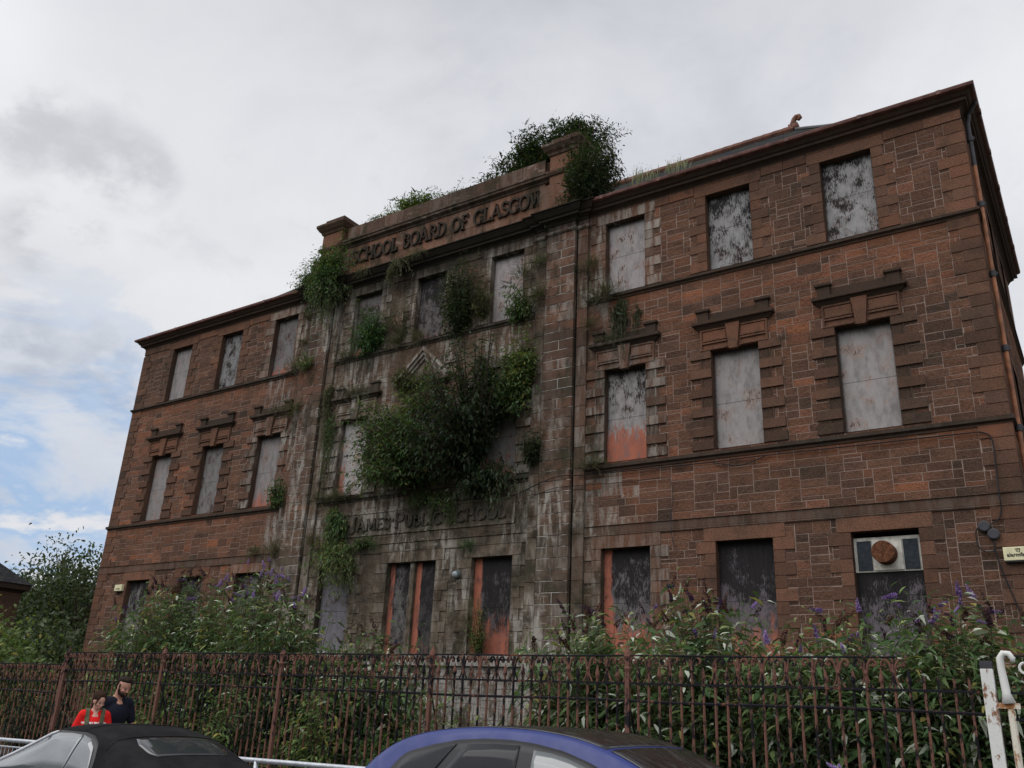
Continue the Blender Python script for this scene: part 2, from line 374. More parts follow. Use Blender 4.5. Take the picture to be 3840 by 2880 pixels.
def hood_window(x, pediment=False, **kw):
    mb = MB(); h = .625; z0, z1 = 8.03, 10.67; bl = blk(x) * .7
    openings.append((x - h, x + h, z0, z1))
    for s in (-1, 1):
        a = x + s * h
        def bx(w0, w1, zz0, zz1, p, t):
            u0, u1 = sorted((a + s * w0, a + s * w1)); dblock(mb, u0, u1, zz0, zz1, p, t)
        bx(0, .25, z0, z1 + .05, .02, (.1, .2, bl * .6))
        bx(.25, .30, z0, z1 + .05, .035, (.2, .3, bl))
        bx(0, .60, z0 + .0, z0 + .25, .05, (.05, .3, bl))
        for k in range(5):
            zt = z1 + .05 - k * .525
            if zt - .25 < z0 + .3: break
            bx(-.001, .575, zt - .25, zt, .062, dtone(.12, .45, bl * rnd.random()))
    reveal(mb, x - h, x + h, z0, z1)
    w = sk(mb.build('window', [M_DRE])); bpy.context.view_layer.update()
    add_board(w, x - h, x + h, z0, z1, **kw)
    hd = MB(); dz = z1
    H = lambda x0, x1, p, zz0, zz1, t=(.45, .5, 0): hd.box(x + x0, x + x1, YF - p, YF + .02, zz0, zz1, 0, (t[0], t[1], bl * .5))
    dressed.append((x - .90, x + .90, z1, 11.50)); 
    H(-.90, .90, .035, dz, 11.33, (.62, .5, 0))
    for s in (-1, 1):                                  # sunk panels framed by fillets
        a, b = sorted((s * .17, s * .88))
        for q in (dz + .02, dz + .20, dz + .27, dz + .56): H(a, b, .075, q, q + .045, (.5, .4, 0))
        a, b = sorted((s * .84, s * .89)); H(a, b, .08, dz + .02, dz + .6, (.5, .4, 0))
        H(*sorted((s * .2, s * .82)), .06, dz + .32, dz + .54, (.7, .5, 0))
    kz0, kz1 = dz - .05, 11.33                          # keystone
    K = [(-.105, kz0), (.105, kz0), (.19, kz1), (-.19, kz1)]
    f = [(x + a, YF - .12, b) for a, b in K]; e = [(x + a, YF + .02, b) for a, b in K]
    hd.face(f, 0, (.6, .4, bl * .5))
    for i in range(4): hd.face([e[i], e[(i+1) % 4], f[(i+1) % 4], f[i]], 0, (.5, .4, bl * .5))
    o = hd.build('hood', [M_DRE], w); 
    o.matrix_parent_inverse = w.matrix_world.inverted()
    sh = MB()
    path = [(x - .95, YF), (x - .95, YF - .06), (x + .95, YF - .06), (x + .95, YF)]
    sh.sweep(path, [(0, 11.28), (.04, 11.33), (.07, 11.36), (.075, 11.385), (.12, 11.39), (.135, 11.41), (.135, 11.49), (-.05, 11.53)])
    if not pediment:
        sh.box(x - .72, x + .72, YF - .03, YF + .02, 11.52, 11.72)
        for s in (-1, 1):
            c = x + s * .80
            sh.box(c - .15, c + .15, YF - .09, YF + .02, 11.52, 11.80)
            sh.sweep([(c - .15, YF), (c - .15, YF - .09), (c + .15, YF - .09), (c + .15, YF)], [(0, 11.76), (.05, 11.80), (.05, 11.86), (-.05, 11.87)])
        dressed.append((x - .95, x + .95, 11.33, 11.72))
    o = sh.build('shelf', [M_TRIM], w); o.matrix_parent_inverse = w.matrix_world.inverted()
    if pediment:
        pe = MB(); ap = 12.62; ft = 11.5; hw = 1.18
        dressed.append((x - .9, x + .9, 11.4, 11.7))
        pe.face([(x - .95, YF - .05, ft), (x + .95, YF - .05, ft), (x, YF - .05, ap - .28)], 0, (.5, .4, .3))
        for s in (-1, 1):
            d = Vector((s * hw, 0, ft - ap)).normalized(); n = Vector((-d.z * s, 0, d.x * s)) * 1.0
            n = Vector((s * abs(d.z), 0, abs(d.x)))
            for (o0, o1, p) in ((-.26, -.17, .12), (-.17, -.07, .19), (-.07, .02, .25)):
                A = Vector((x, 0, ap)); B = Vector((x + s * hw, 0, ft + .03))
                def pt(base, o, y, apex):
                    q = base + n * o
                    if apex: q = Vector((x, 0, ap + o / abs(d.x)))
                    return (q.x, y, q.z)
                fa = [pt(A, o0, YF - p, 1), pt(B, o0, YF - p, 0), pt(B, o1, YF - p, 0), pt(A, o1, YF - p, 1)]
                fb = [(a, YF + .02, c) for a, b, c in fa]
                if s < 0: fa, fb = fa[::-1], fb[::-1]
                pe.face(fa, 0, (.35, .4, .75))
                for i in range(4): pe.face([fb[i], fb[(i+1) % 4], fa[(i+1) % 4], fa[i]], 0, (.3, .4, .6))
            c = x + s * 1.08
            pe.box(c - .2, c + .2, YF - .07, YF + .02, 11.52, 11.92, 0, (.2, .4, .1))
            pe.sweep([(c - .2, YF), (c - .2, YF - .07), (c + .2, YF - .07), (c + .2, YF)], [(0, 11.9), (.05, 11.94), (.05, 11.99), (-.05, 12.0)], c=(.1, .3, 0))
        o = pe.build('pediment', [M_DRE], w); o.matrix_parent_inverse = w.matrix_world.inverted()
    return w
def ground_window(x, twin=False, fan=False, **kw):
    mb = MB(); z0, z1 = 3.11, 5.73; h = .93 if twin else .69; bl = blk(x) * .6
    openings.append((x - h, x + h, z0, z1))
    rybats(mb, x - h, -1, z0, z1, bl=bl, lo=.3, hi=.65); rybats(mb, x + h, 1, z0, z1, bl=bl, lo=.3, hi=.65)
    dblock(mb, x - h - .30, x + h + .30, z1, 6.06, .036, dtone(.5, .75, bl * .5))
    reveal(mb, x - h, x + h, z0, z1, .28)
    dblock(mb, x - h - .1, x + h + .1, z0 - .13, z0, .07, dtone(.2, .4, bl))
    w = sk(mb.build('window', [M_DRE])); bpy.context.view_layer.update()
    if twin:
        mu = MB(); mu.box(x - .085, x + .085, YF + .05, YF + .22, z0, z1, 0, (.45, .5, .2))
        o = mu.build('mullion', [M_DRE], w); o.matrix_parent_inverse = w.matrix_world.inverted()
        a, b = kw.pop('pair')
        add_board(w, x - h, x - .085, z0, z1, **a); add_board(w, x + .085, x + h, z0, z1, **b)
    elif fan:
        add_board(w, x - h, x + h, z0, 4.86, **kw)
        M_WH = plain('chipped_cream_paint', (.52, .50, .43), .6, .4, var=.25, scale=7)
        M_MESH = plain('grey_wire_mesh', (.055, .068, .08), .7, .3)
        M_RUST = plain('rusted_steel', (.105, .042, .020), .9, .2, var=.6, scale=30, bump=.5)
        v = MB(); y = YF + .15
        v.box(x - h, x + h, y, y + .05, 4.87, 5.62)
        v.box(x - .30, x + .30, y - .03, y + .0, 4.90, 5.56)
        o = v.build('ventilator_panel', M_WH, w); o.matrix_parent_inverse = w.matrix_world.inverted()
        for s in (-1, 1):
            g = MB(); a, b = sorted((x + s * .33, x + s * .62))
            g.box(a, b, y - .012, y - .004, 4.90, 5.54, 1)
            for k in range(13): g.box(a + (b - a) * k / 12 - .004, a + (b - a) * k / 12 + .004, y - .026, y - .014, 4.9, 5.54)
            for k in range(24): g.box(a, b, y - .022, y - .013, 4.905 + k * .0275, 4.912 + k * .0275)
            o = g.build('ventilator_grille', [M_MESH, M_DARK], w); o.matrix_parent_inverse = w.matrix_world.inverted()
        cy = MB(); c = Vector((x - .03, 0, 5.24))
        cy.tube([(c.x, y - .02, c.z), (c.x, y - .36, c.z), (c.x, y - .37, c.z)], [.235, .235, .225], 36)
        o = cy.build('ventilator_cowl', M_RUST, w, smooth=False); o.matrix_parent_inverse = w.matrix_world.inverted()
    else:
        add_board(w, x - h, x + h, z0, z1, **kw)
    return w
PK = (1, .91, .88)
top_window(WX_R[0], light=.42, black=.56, top=.06, tint=(1, .97, .95)); top_window(WX_R[1], light=.40, black=.60, top=.1, tint=(1, .97, .95))
top_window(WX_R[2], light=.46, black=.40, tint=PK); top_window(WX_L[0], light=.24, black=.42, orange=.28, low=.36, tint=(1, .92, .9))
top_window(WX_L[1], light=.30, black=.60, tint=(1, .97, .95)); top_window(WX_L[2], light=.36, black=.26)
top_window(-14.18, light=.46, black=.34, tint=PK); top_window(-17.25, light=.20, black=.62, top=.12, tint=(1, .86, .84), orange=.2); top_window(-20.12, light=.24, black=.5, orange=.55, low=.2, tint=(1, .9, .86))
hood_window(WX_R[0], light=.44, black=.33, top=-.05); hood_window(WX_R[1], light=.42, black=.34, orange=.46, low=.06); hood_window(WX_R[2], light=.40, black=.42, orange=.58, low=.46, top=.12)
hood_window(WX_L[0], light=.34, black=.26, orange=.70, low=.16, tint=(1, .92, .89)); hood_window(WX_L[1], light=.26, black=.48); hood_window(WX_L[2], light=.34, black=.26, orange=.22, low=.1)
hood_window(-14.18, light=.30, black=.36, orange=.62, low=.2); hood_window(-17.2, True, light=.2, black=.5, orange=.3); hood_window(-20.1, light=.50, black=.26, orange=.56, low=.12, edge=.2)
ground_window(WX_R[0], fan=True, light=.19, black=.53, top=.2, tint=(1, .88, .93)); ground_window(WX_R[1], light=.18, black=.54, top=.24, orange=.72, low=.16, tint=(1, .86, .92))
ground_window(WX_R[2], light=.20, black=.52, top=.24, orange=.66, low=.3, edge=.3, tint=(1, .9, .93))
ground_window(WX_L[0], light=.20, black=.5, top=.1); ground_window(WX_L[1], light=.24, black=.55, top=.12); ground_window(WX_L[2], light=.28, black=.52, top=.12)
ground_window(-14.18, light=.16, black=.66, top=.2, orange=.70, low=.26, edge=.40, tint=(1, .88, .9))
ground_window(-17.1, True, pair=(dict(light=.18, black=.6, top=.1, orange=.6, low=.1, edge=.3), dict(light=.09, black=.70, top=.1, orange=.66, low=.06, edge=.42)))
ground_window(-20.2, light=.24, black=.52, orange=.3, low=.2, tint=(.97, .92, 1))

# ---- quoins and friezes --------------------------------------------------
def quoin_column(z0, z1, rt):
    mb = MB(); n = int(round((z1 - z0) / .29)); c = (z1 - z0) / n
    for k in range(n):
        w = .62 if k % 2 == 0 else .40; w2 = .40 if k % 2 == 0 else .62
        a, b = z0 + k * c, z0 + (k + 1) * c
        t = dtone(.1, .55)
        if rt: dblock(mb, XR - w, XR + .034, a, b, .034, t); dblock(mb, -.0, w2, a, b, .034, t, right)
        else: dblock(mb, XL - .034, XL + w, a, b, .034, t); dblock(mb, YB - YF - w2, YB - YF + .0, a, b, .034, t, left_)
    return mb
for z0, z1 in ((3.0, 6.06), (6.34, 7.80), (7.97, 12.82), (12.98, 15.42)):
    for rt in (0, 1): sk(quoin_column(z0, z1, rt).build('quoins', [M_DRE]))
for a, b in ((XL - .02, -22.9), (-21.35, -13.05), (-11.5, XR + .02)):
    fz = MB(); holes = [r for r in dressed if r[3] > 15.45 and r[2] > 14]
    x = a
    while x < b - .05:
        w = min(rnd.uniform(.9, 1.5), b - x)
        if b - x - w < .4: w = b - x
        for q in [(x, x + w, 15.47, 15.74)]:
            rc = [q]
            for ho in holes: rc = subtract(rc, ho)
            for r in rc:
                if r[1] - r[0] > .04 and r[3] - r[2] > .035: dblock(fz, *r, .036, dtone(.35, .75, blk((r[0] + r[1]) / 2) * .3), reg=False)
        x += w
    sk(fz.build('frieze', [M_DRE]))
dressed.append((XL, XR, 15.47, 15.8))

# ---- the two giant pilasters ---------------------------------------------
def lime():
    m, nt, p = material('lime_streaked_joint', .95, .05); pos = nt.n('ShaderNodeNewGeometry').outputs['Position']
    nt.put(p.inputs['Base Color'], nt.mix(nt.rng(nt.noise(nt.scale(pos, (1, 1, .5)), 2.2, 6, .7), .40, .58), (.05, .042, .034), (.42, .395, .355))); return m
M_LIME = lime()
M_GAP = plain('black_gap_stone', (.016, .0145, .012), .95, .05, var=.4, scale=3)  # near-black backing that shows in the gap beside each pilaster
PX = (-12.13, -22.27); PW = .505; SW = .345
for px in PX:
    mb = MB()
    n = 49; z0, z1 = .75, 15.45; c = (z1 - z0) / n
    for k in range(n):
        a, b = z0 + k * c, z0 + (k + 1) * c
        hi = .5 if a < 6 else .8
        bl = .62 * max(0, rnd.uniform(-.9, 1.1)) * (1.4 if a > 13.6 else 1)
        t = lambda: (rnd.uniform(.12, .62 if a > 6 else .42), rnd.random(), bl * rnd.uniform(.3, 1))
        jx = px + (rnd.uniform(-.15, .15) if k % 2 else 0)
        if k % 2 == 0:
            dblock(mb, px - PW, px + .02, a, b, .175, t(), g=.009); dblock(mb, px + .02, px + PW, a, b, .175, t(), g=.009)
        else:
            dblock(mb, px - PW, px + PW, a, b, .175, t(), g=.009)
        for s in (-1, 1):
            u0, u1 = sorted((px + s * (PW + .05), px + s * (PW + .05 + SW)))
            if k % 2 == 0: dblock(mb, u0, u1, a, min(b + c, z1), .085, (rnd.uniform(.1, .5), rnd.random(), bl * rnd.uniform(.5, 1)))
    dressed.append((px - PW - .04, px + PW + .04, 0, 15.8))
    mb.box(px - PW - .052, px + PW + .052, YF - .05, YF + .05, 0.0, 15.44, 1)
    mb.box(px - PW + .012, px + PW - .012, YF - .166, YF - .06, .8, 15.44, 2)
    mb.box(px - PW - .06, px + PW + .06, YF - .25, YF, 0, .75, 0, (.3, .4, .3))
    mb.box(px - PW + .01, px + PW - .01, YF - .175, YF, 15.45, 15.76, 0, (.3, .4, .5))
    for s in (-1, 1):
        u0, u1 = sorted((px + s * (PW + .05), px + s * (PW + .05 + SW)))
        mb.box(u0, u1, YF - .085, YF, 15.45, 15.76, 0, (.3, .4, .4))
    w = PW + .05 + SW
    mb.sweep([(px - w, YF), (px - w, YF - .085), (px - PW, YF - .085), (px - PW, YF - .175), (px + PW, YF - .175), (px + PW, YF - .085), (px + w, YF - .085), (px + w, YF)],
             [(-.02, 15.38), (.035, 15.42), (.06, 15.46), (.06, 15.50), (.02, 15.54), (-.02, 15.55)], c=(.3, .5, .9))
    sk(mb.build('pilaster', [M_DRE, M_GAP, M_LIME]))

# ---- walls ----------------------------------------------------------------
wall = MB()
for x0, x1 in ((XL, -22.27 - .88), (-22.27 + .88, -12.13 - .88), (-12.13 + .88, XR)):
    for z0, z1 in ((0.0, 3.0), (3.0, 6.07), (6.33, 7.82), (7.96, 12.84), (12.97, 15.48)):
        hs = [r for r in dressed if r[1] > x0 and r[0] < x1 and r[3] > z0 and r[2] < z1] + [r for r in openings if r[1] > x0 and r[0] < x1 and r[3] > z0 and r[2] < z1]
        if z0 == 7.96: lo, hi = .2, .95
        elif z0 == 6.33: lo, hi = .15, .85
        elif z0 == 12.97: lo, hi = .08, .66
        else: lo, hi = .1, .76
        rubble(wall, front, x0, x1, z0, z1, hs, lo=lo, hi=hi)
bk = [(XL, XR, 0.0, 16.0)]
for o in openings: bk = subtract(bk, o)
for x0, x1, z0, z1 in bk: wall.face([(x0,YF-.0035,z0),(x1,YF-.0035,z0),(x1,YF-.0035,z1),(x0,YF-.0035,z1)], 1)
sk(wall.build('front_wall', [M_RUB, M_MORT]))

side_open = [(1.3 + 2.9 * k, 2.5 + 2.9 * k, z0, z1) for k in range(3) for z0, z1 in ((3.1, 5.7), (8.03, 10.67), (13.03, 15.37))]
for nm, tf, sx in (('side_wall', right, 1), ('side_wall', left_, 0)):
    sw = MB()
    for z0, z1 in ((0.0, 6.07), (6.33, 7.82), (7.96, 12.84), (12.97, 15.74)):
        hs = [(-.01, .64, z0, z1), (9.75, 10.5, z0, z1)] + [(a - .25, b + .25, c, d + .3) for a, b, c, d in side_open]
        rubble(sw, tf, 0, YB - YF, z0, z1, hs)
    for a, b, c, d in side_open:
        for u0, u1, q0, q1 in ((a - .25, a, c, d), (b, b + .25, c, d), (a - .25, b + .25, d, d + .3)): block(sw, tf, u0, u1, q0, q1, .02, dtone())
    bk = [(0, YB - YF, 0, 16.0)]
    for o in side_open: bk = subtract(bk, o)
    for u0, u1, z0, z1 in bk: sw.face([tf(u0, z0, .003), tf(u1, z0, .003), tf(u1, z1, .003), tf(u0, z1, .003)], 1)
    for a, b, c, d in side_open:
        for q in ([(a,c),(a,d)], [(a,d),(b,d)], [(b,d),(b,c)], [(b,c),(a,c)]):
            sw.face([tf(*q[0], .02), tf(*q[1], .02), tf(*q[1], -.2), tf(*q[0], -.2)], 0, (.1, .2, 0))
    o = sk(sw.build(nm, [M_RUB, M_MORT]))
    bd = MB()
    for a, b, c, d in side_open: bd.face([tf(a, c, -.15), tf(b, c, -.15), tf(b, d, -.15), tf(a, d, -.15)])
    q = bd.build('board', board('side_plywood_%d' % sx, 31 + sx, light=.2, black=.5), o); pass
wb = MB(); wb.box(XL + .3, XR - .3, YB - .3, YB, 0, 16.0); wb.box(XL + .3, XR - .3, YF + .35, YF + .4, 0, 16.0, 1)
sk(wb.build('rear_wall', [M_RUB, M_DARK]))

# ---- string courses, plinth, cornice --------------------------------------
def runs(proj): # plan paths between the pilasters
    a, b = -22.27, -12.13; w = .88
    return [[(XL, YB), (XL, YF), (a - w, YF)], [(a + w, YF), (b - w, YF)], [(b + w, YF), (XR, YF), (XR, YB)]]
def course(name, prof, mat=M_TRIM, tone_=(.2, .3, .1)):
    for p in runs(0):
        mb = MB(); mb.sweep(p, prof, c=tone_); sk(mb.build(name, [mat]))
course('string_course', [(-.02, 12.80), (.035, 12.82), (.045, 12.86), (.085, 12.89), (.105, 12.90), (.105, 12.965), (-.02, 12.995)])
course('string_course', [(-.02, 7.75), (.03, 7.78), (.04, 7.83), (.08, 7.86), (.10, 7.87), (.10, 7.955), (-.02, 7.985)])
course('belt_course', [(-.02, 6.03), (.035, 6.05), (.05, 6.08), (.025, 6.10), (.03, 6.115), (.03, 6.31), (.06, 6.33), (-.02, 6.36)], M_DRE, (.22, .35, .10))
course('plinth_course', [(-.02, 2.78), (.05, 2.78), (.09, 2.80), (.09, 2.90), (-.02, 2.985)], M_DRE, (.5, .5, .2))
a, b = -22.27, -12.13; w1, w2 = .88, .505
def stepped(p): return [(p - w1, YF), (p - w1, YF - .085), (p - w2, YF - .085), (p - w2, YF - .175), (p + w2, YF - .175), (p + w2, YF - .085), (p + w1, YF - .085), (p + w1, YF)]
co = MB()
full = [(XL, YB), (XL, YF)] + stepped(a) + stepped(b) + [(XR, YF), (XR, YB)]
co.sweep(full, [(-.02, 15.70), (.03, 15.73), (.05, 15.78), (.11, 15.83), (.19, 15.86), (.20, 15.93), (.24, 15.95), (.28, 16.00), (.31, 16.05), (-.02, 16.06)], c=(.35, .4, .05))
co.sweep([(a - w1 - .02, YF)] + stepped(a) + stepped(b) + [(b + w1 + .02, YF)], [(-.02, 16.045), (.31, 16.045), (.34, 16.08), (.345, 16.12), (.39, 16.125), (.40, 16.155), (-.02, 16.24)], c=(.15, .3, .3))
sk(co.build('cornice', [M_TRIM]))
gp = [(.29, 16.04), (.35, 16.05), (.40, 16.075), (.415, 16.13), (.415, 16.155), (.395, 16.155), (.39, 16.09), (.30, 16.07)]
for p, xs in (([(XL, YB), (XL, YF), (a - w1 - .1, YF)], [XL + .6 + 1.83 * k for k in range(6)]), ([(b + w1 + .1, YF), (XR, YF), (XR, YB)], [XR - .35 - 1.83 * k for k in range(6)])):
    gu = MB(); gu.sweep(p, gp)
    for x in xs: gu.box(x - .05, x + .05, YF - .425, YF - .36, 16.05, 16.162)
    if xs[0] > -5:
        for k in range(5): gu.box(XR + .36, XR + .425, YF + .8 + 1.9 * k, YF + .9 + 1.9 * k, 16.05, 16.165)
    sk(gu.build('gutter', M_GUT))

# ---- parapet, pedestals, inscriptions --------------------------------------
pa = MB()
z = 16.1
x0, x1 = -21.6, -12.8
x = x0
while x < x1 - .1:
    w = min(rnd.uniform(.9, 1.4), x1 - x)
    for q0, q1 in ((16.16, 16.8), (16.8, 17.62)): block(pa, lambda u, zz, p: (u, YF + .03 - p, zz), x + .003, x + w - .003, q0 + .003, q1 - .003, 0, dtone(.5, .85, .12), 0, -.4)
    x += w
x = x0
while x < x1 - .1:
    w = min(rnd.uniform(.8, 1.2), x1 - x)
    block(pa, lambda u, zz, p: (u, YF + .03 - p, zz), x + .004, x + w - .004, 17.87, 18.44, .05, dtone(.02, .3, .25 * rnd.random()), 0, -.42)
    x += w
pa.box(x0, x1, YF + .1, YF + .42, 16.0, 18.40, 0, (.2, .3, 0))
pa.sweep([(x0 - .1, YF + .04), (x1 + .1, YF + .04)], [(-.02, 17.56), (.04, 17.58), (.06, 17.64), (.12, 17.68), (.16, 17.70), (.17, 17.78), (.2, 17.80), (.2, 17.86), (-.02, 17.93)], c=(.08, .3, .1))
parapet = sk(pa.build('parapet', [M_DRE]))
for px in PX:
    pe = MB(); hw = .5
    pe.box(px - hw, px + hw, YF - .15, YF + .75, 16.15, 18.40, 0, (.62, .45, .05))
    pe.box(px - hw - .06, px + hw + .06, YF - .2, YF + .8, 16.15, 16.45, 0, (.2, .4, .2))
    ring = [(px - hw, YF + .75), (px - hw, YF - .15), (px + hw, YF - .15), (px + hw, YF + .75)]
    pe.sweep(ring, [(-.02, 17.60), (.05, 17.63), (.09, 17.70), (.10, 17.76), (-.02, 17.84)], c=(.15, .3, .1))
    pe.sweep(ring, [(-.02, 18.34), (.04, 18.38), (.07, 18.46), (.13, 18.52), (.18, 18.60), (.22, 18.66), (.22, 18.76), (-.02, 18.82)], c=(.08, .3, .05))
    pe.box(px - hw + .02, px + hw - .02, YF - .13, YF + .73, 18.79, 19.02, 0, (.02, .3, 0))
    for s in (-1, 1): pe.box(px + s * .72 - .2, px + s * .72 + .2, YF - .06, YF + .5, 16.15, 17.4, 0, (.5, .5, .1))
    sk(pe.build('pedestal', [M_DRE]))
# letters as strokes in a unit-high box
def arc(cx, cz, rx, rz, a0, a1, n=14): return [(cx + rx * math.cos(R(a0 + (a1 - a0) * k / n)), cz + rz * math.sin(R(a0 + (a1 - a0) * k / n))) for k in range(n + 1)]
T, t_ = .15, .085
GL = {
 'S': (.56, [(arc(.28, .74, .22, .21, 20, 250) + arc(.28, .27, .23, .22, 75, -165), T)], [((.5, .84), .16), ((.06, .17), .16)]),
 'C': (.72, [(arc(.42, .5, .36, .46, 48, 312, 20), T)], [((.66, .86), .2)]),
 'G': (.76, [(arc(.42, .5, .36, .46, 48, 318, 20), T), ([(.68, .06), (.68, .45)], T), ([(.5, .45), (.78, .45)], t_)], [((.66, .86), .2)]),
 'H': (.78, [([(.15, 0), (.15, 1)], T), ([(.65, 0), (.65, 1)], T), ([(.15, .5), (.65, .5)], t_)], []),
 'O': (.80, [(arc(.40, .5, .33, .45, 0, 360, 26), T)], []),
 'L': (.62, [([(.15, 0), (.15, 1)], T), ([(.1, .05), (.58, .05)], .1), ([(.56, .0), (.56, .26)], .07)], []),
 'B': (.64, [([(.15, 0), (.15, 1)], T), ([(.15, .95)] + arc(.3, .74, .22, .22, 90, -90, 10) + [(.15, .52)], .13), ([(.15, .52)] + arc(.32, .28, .25, .24, 90, -90, 10) + [(.15, .04)], .13)], []),
 'A': (.80, [([(.08, 0), (.42, 1)], t_), ([(.40, 1), (.72, 0)], T), ([(.2, .34), (.62, .34)], t_)], []),
 'R': (.72, [([(.15, 0), (.15, 1)], T), ([(.15, .95)] + arc(.33, .73, .23, .23, 90, -90, 10) + [(.15, .5)], .13), ([(.36, .5), (.68, 0)], T)], []),
 'D': (.76, [([(.15, 0), (.15, 1)], T), ([(.1, .95), (.3, .95)] + arc(.3, .5, .37, .45, 90, -90, 14) + [(.1, .05)], .14)], []),
 'F': (.58, [([(.15, 0), (.15, 1)], T), ([(.1, .95), (.56, .95)], .1), ([(.15, .52), (.46, .52)], .1), ([(.54, .98), (.54, .76)], .07)], []),
 'W': (1.04, [([(.08, 1), (.32, 0)], T), ([(.32, 0), (.54, .95)], t_), ([(.52, 1), (.74, 0)], T), ([(.74, 0), (.98, 1)], t_)], []),
 'J': (.46, [([(.3, 1), (.3, .12)] + arc(.12, .1, .18, .16, 0, -120, 6), T)], []),
 'M': (.96, [([(.14, 0), (.18, 1)], t_), ([(.18, 1), (.48, .1)], T), ([(.48, .1), (.78, 1)], t_), ([(.78, 1), (.82, 0)], T)], []),
 'E': (.62, [([(.15, 0), (.15, 1)], T), ([(.1, .95), (.56, .95)], .1), ([(.15, .52), (.46, .52)], .1), ([(.1, .05), (.58, .05)], .1)], []),
 'P': (.64, [([(.15, 0), (.15, 1)], T), ([(.15, .95)] + arc(.33, .71, .25, .25, 90, -90, 10) + [(.15, .45)], .13)], []),
 'U': (.76, [([(.15, 1), (.15, .34)] + arc(.38, .32, .23, .27, 180, 360, 10) + [(.61, .34), (.61, 1)], .15)], []),
 'I': (.32, [([(.16, 0), (.16, 1)], T)], []),
 'T': (.68, [([(.34, 0), (.34, 1)], T), ([(.04, .95), (.64, .95)], .1)], []),
 '.': (.26, [([(.13, .44), (.13, .60)], .16)], []),
 ' ': (.42, [], []),
}
SER = {'H': (.15, .65), 'L': (.15,), 'B': (), 'A': (.1, .7), 'R': (.15, .66), 'F': (.15,), 'W': (.08, .5, .98), 'M': (.14, .82), 'P': (.15,), 'U': (.15, .61), 'I': (.16,), 'T': (.34,), 'J': (.3,)}
def inscription(name, items, x0, x1, zb, y, depth, mat, tn):
    """items = [(text, cap height)] set one after the other and fitted between x0 and x1"""
    tot = sum(GL[ch][0] * h for tx, h in items for ch in tx); k = (x1 - x0) / tot
    mb = MB(); x = x0
    for tx, h in items:
        for ch in tx:
            w, strokes, ends = GL[ch]
            S = lambda p: (x + p[0] * h * k, zb + p[1] * h)
            for pts, t in strokes: mb.strip([S(p) for p in pts], t * h * min(1.15, max(k, .85)), y - depth, y, 0, tn)
            for (px_, pz), l in ends:
                c = S((px_, pz)); mb.box(c[0] - .02 * h, c[0] + .05 * h, y - depth + .001, y, c[1] - l * h / 2, c[1] + l * h / 2, 0, tn)
            for sx_ in SER.get(ch, ()):
                c = S((sx_, 0))
                if ch in 'HLRFMPITA': mb.box(c[0] - .14 * h, c[0] + .14 * h, y - depth - .001, y, zb - .002, zb + .06 * h, 0, tn)
                if ch in 'HLFWUIJP': mb.box(c[0] - .13 * h, c[0] + .13 * h, y - depth - .001, y, zb + .94 * h, zb + h + .002, 0, tn)
            x += w * h * k
    return sk(mb.build(name, mat))
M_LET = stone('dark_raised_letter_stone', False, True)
inscription('lettering', [('SCHOOL BOARD OF GLASGOW', .56)], -21.22, -12.9, 16.80, YF + .03, .075, [M_LET], (.12, .3, 0))
pn = MB()                                                    # the plate with the school's name
pn.box(-20.75, -13.5, YF - .02, YF + .02, 6.68, 7.34, 0, (.16, .5, .05))
for q in ((-20.80, -13.45, 7.34, 7.39), (-20.80, -13.45, 6.63, 6.68)): pn.box(q[0], q[1], YF - .045, YF + .02, q[2], q[3], 0, (.2, .4, .2))
for q in ((-20.80, -20.75), (-13.5, -13.45)): pn.box(q[0], q[1], YF - .044, YF + .02, 6.68, 7.34, 0, (.2, .4, .2))
plate = sk(pn.build('name_panel', [M_DRE]))
q = inscription('lettering', [('S', .46), ('T', .34), ('.', .4), ('J', .46), ('AMES', .36), ('.', .5), ('P', .46), ('UBLIC', .36), ('.', .5), ('S', .46), ('CHOOL', .36)], -20.55, -13.75, 6.80, YF - .02, .05, [M_LET], (.22, .4, .42))

# ---- roof ------------------------------------------------------------------
def slate():
    m, nt, p = material('mossy_grey_slate', .95, .04)
    ob = nt.n('ShaderNodeTexCoord').outputs['Object']
    br = nt.n('ShaderNodeTexBrick'); nt.put(br.inputs['Vector'], nt.scale(nt.n('ShaderNodeUVMap').outputs[0], (1, 1, 1)))
    br.inputs['Color1'].default_value = (.022, .023, .025, 1); br.inputs['Color2'].default_value = (.036, .036, .036, 1); br.inputs['Mortar'].default_value = (.010, .010, .011, 1)
    br.inputs['Scale'].default_value = 1; br.inputs['Brick Width'].default_value = .28; br.inputs['Row Height'].default_value = .22; br.inputs['Mortar Size'].default_value = .012
    pos = nt.n('ShaderNodeNewGeometry').outputs['Position']
    c = nt.mix(nt.rng(nt.noise(pos, 1.4, 6, .65), .52, .66, 0, .6), br.outputs[0], (.040, .042, .020))
    nt.put(p.inputs['Base Color'], c); nt.put(p.inputs['Normal'], nt.bump(br.outputs[1], -.5, .02))
    return m
M_SLATE = slate()
def roof_mesh(name, faces, parent_fix=True):
    me = bpy.data.meshes.new(name); vs = []; fs = []; uv = []
    for f in faces:
        i = len(vs); vs += f; fs.append(tuple(range(i, i + len(f))))
        A = Vector(f[0]); ex = (Vector(f[1]) - A).normalized(); n = ex.cross(Vector(f[-1]) - A).normalized(); ey = n.cross(ex)
        for q in f: uv.append(((Vector(q) - A).dot(ex), (Vector(q) - A).dot(ey)))
    me.from_pydata(vs, [], fs); l = me.uv_layers.new(name='uv')
    for k, q in enumerate(uv): l.data[k].uv = q
    me.materials.append(M_SLATE); me.update()
    return link(bpy.data.objects.new(name, me))
ex0, ex1, ey0, ey1, ez = XL + .45, XR - .45, YF + .45, YB - .45, 16.08
k = 4.75; rz = 20.52
